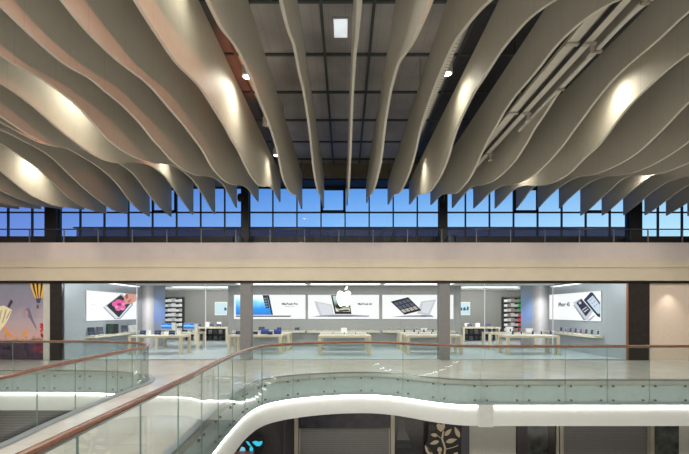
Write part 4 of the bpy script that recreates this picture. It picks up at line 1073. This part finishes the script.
ad('garment_fold', P_('fold', 170,158,128), [q((1,310),(2,310),(-1,326),(-2,325)), q((6,309),(7,310),(3,323),(2,322)), q((10,310.5),(11,311),(7,319),(6,318.5))], 1)
ad('dark_stem', P_('ink', 58,52,66), [q((7.4,306.4),(10.8,299.4),(13.4,301.4),(9.6,308))], 2)
ad('bird', P_('bird', 110,105,125), [q((25.4,309.8),(27.4,307.6),(29.6,308.6),(31,312),(33,319),(36.6,327.4),(37,330),(34.4,326),(30,318.5),(26.8,315.4))], 1)
ad('bird_breast', P_('breast', 190,140,120), [q((25.6,311),(27,309.6),(28.4,313),(28.2,317),(26.4,315))], 2)
ad('orange_ribbon', P_('ribbon', 226,150,50), [q((4,325.4),(6.4,328.6),(10,333.6),(14.6,337.4),(13.4,338.2),(8.8,336.2),(5,331.6)), q((18.6,338.2),(23,336.4),(28,332),(28.8,328),(25.4,331.4),(21.6,335.4))], 1)
rnd = random.Random(3)
ad('red_flower', P_('red', 205,70,75), [q(*ell(42.4+rnd.uniform(-2.2,1.2), 324+rnd.uniform(0,13), rnd.uniform(0.8,1.6), rnd.uniform(0.8,1.8), 8)) for _ in range(16)], 1)
ad('low_red_flower', P_('dimred', 140,50,75), [q(*ell(34+rnd.uniform(0,9), 344+rnd.uniform(0,8), rnd.uniform(0.8,1.8), rnd.uniform(0.8,1.6), 8)) for _ in range(18)], 1)
ad('purple_foliage', P_('purple', 58,44,66), [q(*ell(rnd.uniform(-2,32), 344+rnd.uniform(0,14), rnd.uniform(1,2.4), rnd.uniform(0.8,2), 7)) for _ in range(40)], 0)

# wall washer on the right wall
spot((X_(675,17.6), 17.5, 3.2), (X_(675,17.6), 18.0, 1.6), 60, (1,0.97,0.9), 75, 1.0)

# ================================================================= LOWER LEVEL SHOPFRONTS
DL = 17.0
XLw = lambda px: X_(px, DL)
ZLw = lambda py: Z_(py, DL)
struct('wall_lower_back', MB().box(-WX, WX, 17.3, 17.5, -5.5, -1.36), mat('lower_wall', (0.06,0.055,0.055), 0.5))
struct('wall_lower_pale', MB().box(XLw(469), XLw(516), DL, 17.3, -5.5, -1.36), M_beige2)
struct('wall_lower_pale_right', MB().box(XLw(679), WX, DL, 17.3, -5.5, -1.36), M_beige2)
struct('wall_lower_left', MB().box(XLw(75), XLw(120), DL, 17.3, -5.5, -1.36), mat('lower_dark_wall', (0.05,0.045,0.042), 0.4))
trim(MB().box(XLw(461), XLw(469), DL-0.05, 17.3, -5.5, -1.36), mat('slate_pilaster', (0.075,0.07,0.08), 0.4))
trim(MB().box(XLw(516.5), XLw(527), DL-0.05, 17.3, -5.5, -1.36), mat('plum_pilaster', (0.035,0.024,0.028), 0.3))
trim(MB().box(XLw(527), XLw(548), DL, 17.3, -5.5, -1.36), M_marble)
trim(MB().box(XLw(653), XLw(679), DL, 17.3, -5.5, -1.36), M_marble)
trim(MB().box(XLw(548), XLw(555), DL-0.02, 17.3, -5.5, -1.36), M_bpil)
for a, b in ((555.5,558), (559,562), (649,653), (294.5,298.5), (390.5,394.5)):
    trim(MB().box(XLw(a), XLw(b), DL-0.08, 17.3, -5.5, -1.36), M_mull)
def shutter(a, b, m, lab, box_py=None, boxm=None):
    t = thing('roller_shutter', lab, 'shutter', (XLw((a+b)/2), DL+0.1, -5.5)); c = wloc(t)
    top = ZLw(box_py) if box_py else -1.38
    MB().box(XLw(a), XLw(b), DL+0.05, DL+0.12, -5.5, top).build('curtain', m, t, c)
    if box_py: MB().box(XLw(a), XLw(b), DL-0.02, DL+0.25, top, -1.38).build('hood', boxm, t, c)
    for x in (XLw(a), XLw(b)-0.05): MB().box(x, x+0.05, DL, DL+0.15, -5.5, top).build('guide', M_mull, t, c)
shutter(299, 390, M_shut, 'grey roller shutter below the middle of the white cove', 428, mat('shutter_hood', (0.03,0.03,0.04), 0.3, var=0.6, scale=3))
shutter(562.5, 649, M_shut, 'grey roller shutter below the right end of the white cove')
shutter(-30, 74, M_shut2, 'dark brown roller shutter seen through the smaller opening')
# dark shop window with pale shapes
t = thing('dark_shop_window', 'dark shop window with a pale hanging shade beside the tree panel', 'shop window', (XLw(409), DL+0.1, -5.5)); c = wloc(t)
MB().box(XLw(395), XLw(424), DL+0.12, DL+0.2, -5.5, -1.38).build('backing', mat('window_dark', (0.028,0.027,0.026), 0.2, var=0.3), t, c)
MB().poly([(XLw(x), DL+0.115, ZLw(y)) for x, y in ((397,441),(410,441),(409,437),(405.5,431),(404.5,421),(399.5,421),(398.5,431))]).build('shade', mat('shade_grey', (0.13,0.13,0.13), 0.5), t, c)
MB().poly([(XLw(x), DL+0.112, ZLw(y)) for x, y in ((396,449),(412,449),(411,445),(396,445))]).build('ledge', mat('ledge_dark', (0.03,0.035,0.05), 0.4), t, c)
# black panel with a cream tree
t = thing('tree_panel', 'black panel painted with a cream leafy tree', 'decorative panel', (XLw(442), DL, -5.5)); c = wloc(t)
blob = [(426,454),(424,446),(427,441),(428,433),(428,424),(431,421.5),(437,422.5),(452,424),(459,425),(461,430),(461,470),(424,470)]
MB().prism([(XLw(x), DL-0.02, ZLw(y)) for x, y in blob], (0,0.1,0)).build('board', mat('tree_black', (0.010,0.010,0.010), 0.35), t, c)
def pl(name, polys):
    z = MB()
    for p in polys: z.poly([(XLw(x), DL-0.024, ZLw(y)) for x, y in p])
    return z.build(name, M_cream, t, c)
def leafp(x0, y0, x1, y1, w):
    out = []; dx, dy = x1-x0, y1-y0; L = math.hypot(dx, dy); nx, ny = -dy/L, dx/L
    for k in range(11): s_ = k/10; out.append((x0+dx*s_+nx*w*math.sin(PI*s_**0.8), y0+dy*s_+ny*w*math.sin(PI*s_**0.8)))
    for k in range(9, 0, -1): s_ = k/10; out.append((x0+dx*s_-nx*w*math.sin(PI*s_**0.8), y0+dy*s_-ny*w*math.sin(PI*s_**0.8)))
    return out
def strip(pts_, w):
    a = offset(pts_, w/2); b = offset(pts_, -w/2); return a + b[::-1]
pl('trunk', [strip([(444,470),(444.4,454),(445,448),(443.5,443),(442,439),(442.5,435),(443.5,431)], 1.9)])
pl('twig', [strip([(445,449),(450,448),(455,446.5),(458,445)], 0.8)]); pl('twig', [strip([(442,438.5),(439.5,437),(437.5,435.5)], 0.6)])
for a in ((437.6,435.5,430.2,434.2,1.9), (439,441,429.5,443.8,2.0), (444.6,435.6,451.5,428.6,2.1), (445.6,442,457,439,2.3), (431,455,424.8,445,2.4), (433,455,426,445.5,1.0), (459.5,437.5,454.5,426.5,2.2), (453,456,458,452,1.8)):
    pl('leaf', [leafp(*a)])
pl('heart_flower', [[(440.6,431.8),(437.4,429),(436.2,425.4),(437.6,423.2),(440,423.6),(441,425),(442.2,423.4),(444.6,423.8),(445,426.4),(443.6,429.6)]])
pl('bud', [ell(439.5,449.5,2.4,2.6,14), [(438.6,451),(440.6,451),(441,456),(438.4,456)]])
sp = [(431.8+ (3.6-0.28*k)*math.cos(0.8*k)*0.9, 427+(3.6-0.28*k)*math.sin(0.8*k)) for k in range(12)]
z = MB().poly([(XLw(x), DL-0.022, ZLw(y)) for x, y in strip(sp, 0.6)]); z.build('spiral', mat('spiral_grey', (0.10,0.10,0.09), 0.5), t, c)
# dark shop with a glowing cyan leaf lamp
t = thing('cyan_leaf_sign', 'glowing cyan leaf sign in the dark shop under the curved cove', 'sign', (XLw(255), DL-0.1, ZLw(452))); c = wloc(t)
L_cy = lit('neon_cyan', sr(60,205,235), 1.0); L_cy2 = lit('neon_pale_cyan', sr(140,205,225), 0.9)
MB().prism([(XLw(x), DL-0.06, ZLw(y)) for x, y in ell(254,444,11,10.5,24)], (0,0.05,0)).build('backing', M_blk, t, c)
z = lambda nm, ps, m: MB().poly([(XLw(x), DL-0.066, ZLw(y)) for x, y in ps]).build(nm, m, t, c)
z('leaf', [(252.5,441.4),(256,440.2),(259,441.2),(262.6,440.4),(262.6,443),(260,445.6),(257,445.6),(254.6,443.8)], L_cy)
z('leaf', [(246,440.5),(249,441.2),(252,446),(249,445)], L_cy); z('leaf', [(239,452),(242,446),(245,447),(246,450),(244,451)], L_cy2); z('leaf', [(250,450.4),(250,447),(252,445.6),(253.6,448),(253.4,450.4)], L_cy)
t = thing('red_counter', 'dull red counter below the cyan leaf sign', 'counter', (XLw(248), DL-0.3, -5.5)); c = wloc(t)
MB().box(XLw(232), XLw(254.5), DL-0.45, DL-0.08, -5.5, ZLw(450.5)-0.05).build('body', mat('red_front', (0.20,0.05,0.05), 0.4), t, c)
MB().box(XLw(231), XLw(255), DL-0.47, DL-0.06, ZLw(450.5)-0.05, ZLw(450.5)).build('top', mat('red_top', (0.3,0.1,0.1), 0.3), t, c)
trim(MB().box(XLw(283), XLw(286), DL+0.0, DL+0.1, -5.5, -1.38), mat('dim_mullion', (0.05,0.05,0.055), 0.4))

# ================================================================= LIGHTS
def area(loc, tgt, sx, sy, e, col=(1,1,1)):
    l = bpy.data.lights.new('area', 'AREA'); l.shape = 'RECTANGLE'; l.size, l.size_y, l.energy, l.color = sx, sy, e, col
    o = bpy.data.objects.new('area_lamp', l); COL.objects.link(o); o.location = loc
    o.rotation_euler = (Vector(tgt)-Vector(loc)).to_track_quat('-Z', 'Y').to_euler()
    return o
# shop lamps
area((0, 21.2, 3.45), (0, 21.4, 0), 20, 2.5, 430, (0.95,0.98,1))
for s in (-1, 1): area((s*10.6, 20.4, 3.4), (s*12.0, 20.6, 0.8), 1.0, 4.0, 120, (0.9,0.96,1))  # added wash that brightens the side walls
area((-9.6, 27.0, 3.45), (-9.8, 30.8, 1.2), 6, 2.4, 330, (1,0.98,0.95)); area((9.6, 27.0, 3.45), (9.8, 30.8, 1.2), 6, 2.4, 330, (1,0.98,0.95))
for s in (-1, 1):
    spot((s*11.55, 23.7, 3.45), (s*11.6, 24.9, 1.2), 120, (1,0.95,0.97), 85, 1.0)
# added fill without fittings: walkway, bridge, near hall and lower level
area((0, 13.4, 5.5), (0, 14.6, 0), 34, 0.3, 950, (1,0.97,0.93))
area((-4, 6.5, 6.1), (-4, 6.6, 0), 3, 9, 330, (1,0.97,0.93))
area((0, -3.0, 6.7), (0, 14, 4.0), 28, 0.8, 1250, (1,0.97,0.91))
area((0, -2.0, 5.9), (0, 18, 3.2), 38, 1.2, 650, (1,0.95,0.90))
area((7, 7.0, -4.8), (7, 8.0, 9), 16, 6, 420, (1,0.94,0.82)); area((-12, 8.0, -4.8), (-12, 9.0, 9), 9, 8, 260, (1,0.93,0.81))
area((4, 15.6, -1.5), (4, 16.2, -5), 26, 0.5, 90, (1,0.96,0.9))

# dusk sky
w = bpy.data.worlds.new('dusk'); SC.world = w; w.use_nodes = True
nt = w.node_tree; N, L = nt.nodes.new, nt.links.new
bg = nt.nodes['Background']
tc = N('ShaderNodeTexCoord'); sp_ = N('ShaderNodeSeparateXYZ'); L(tc.outputs['Generated'], sp_.inputs[0])
mr = N('ShaderNodeMapRange'); mr.inputs[1].default_value = 0.12; mr.inputs[2].default_value = 0.32; L(sp_.outputs[2], mr.inputs[0])
cr = N('ShaderNodeValToRGB'); e = cr.color_ramp.elements
e[0].position, e[0].color = 0.0, (*sr(165,210,238), 1)
e[1].position, e[1].color = 1.0, (*sr(60,130,208), 1)
L(mr.outputs[0], cr.inputs[0])
mr2 = N('ShaderNodeMapRange'); mr2.inputs[1].default_value = -0.65; mr2.inputs[2].default_value = 0.6; L(sp_.outputs[0], mr2.inputs[0])
cr2 = N('ShaderNodeValToRGB'); e = cr2.color_ramp.elements
e[0].position, e[0].color = 0.0, (0.42,0.40,0.72,1)
e[1].position, e[1].color = 1.0, (1.35,1.2,1.02,1)
q_ = e.new(0.5); q_.color = (0.85,0.9,1.0,1)
L(mr2.outputs[0], cr2.inputs[0])
mx = N('ShaderNodeMix'); mx.data_type = 'RGBA'; mx.blend_type = 'MULTIPLY'; mx.inputs[0].default_value = 1
L(cr.outputs[0], mx.inputs[6]); L(cr2.outputs[0], mx.inputs[7]); L(mx.outputs[2], bg.inputs[0])
bg.inputs[1].default_value = 1.32

# ================================================================= CAMERA
cam = bpy.data.cameras.new('camera'); co = bpy.data.objects.new('camera', cam); COL.objects.link(co)
co.location = (0, 0, EYE); co.rotation_euler = (PI/2, 0, 0)
cam.sensor_width = 36; cam.lens = F*36/689
cam.shift_x = -(CX-344.5)/689; cam.shift_y = (CY-227)/689
cam.clip_start = 0.05; cam.clip_end = 300
SC.camera = co
SC.view_settings.view_transform = 'Standard'
SC.view_settings.look = 'None'
SC.view_settings.exposure = 0.0
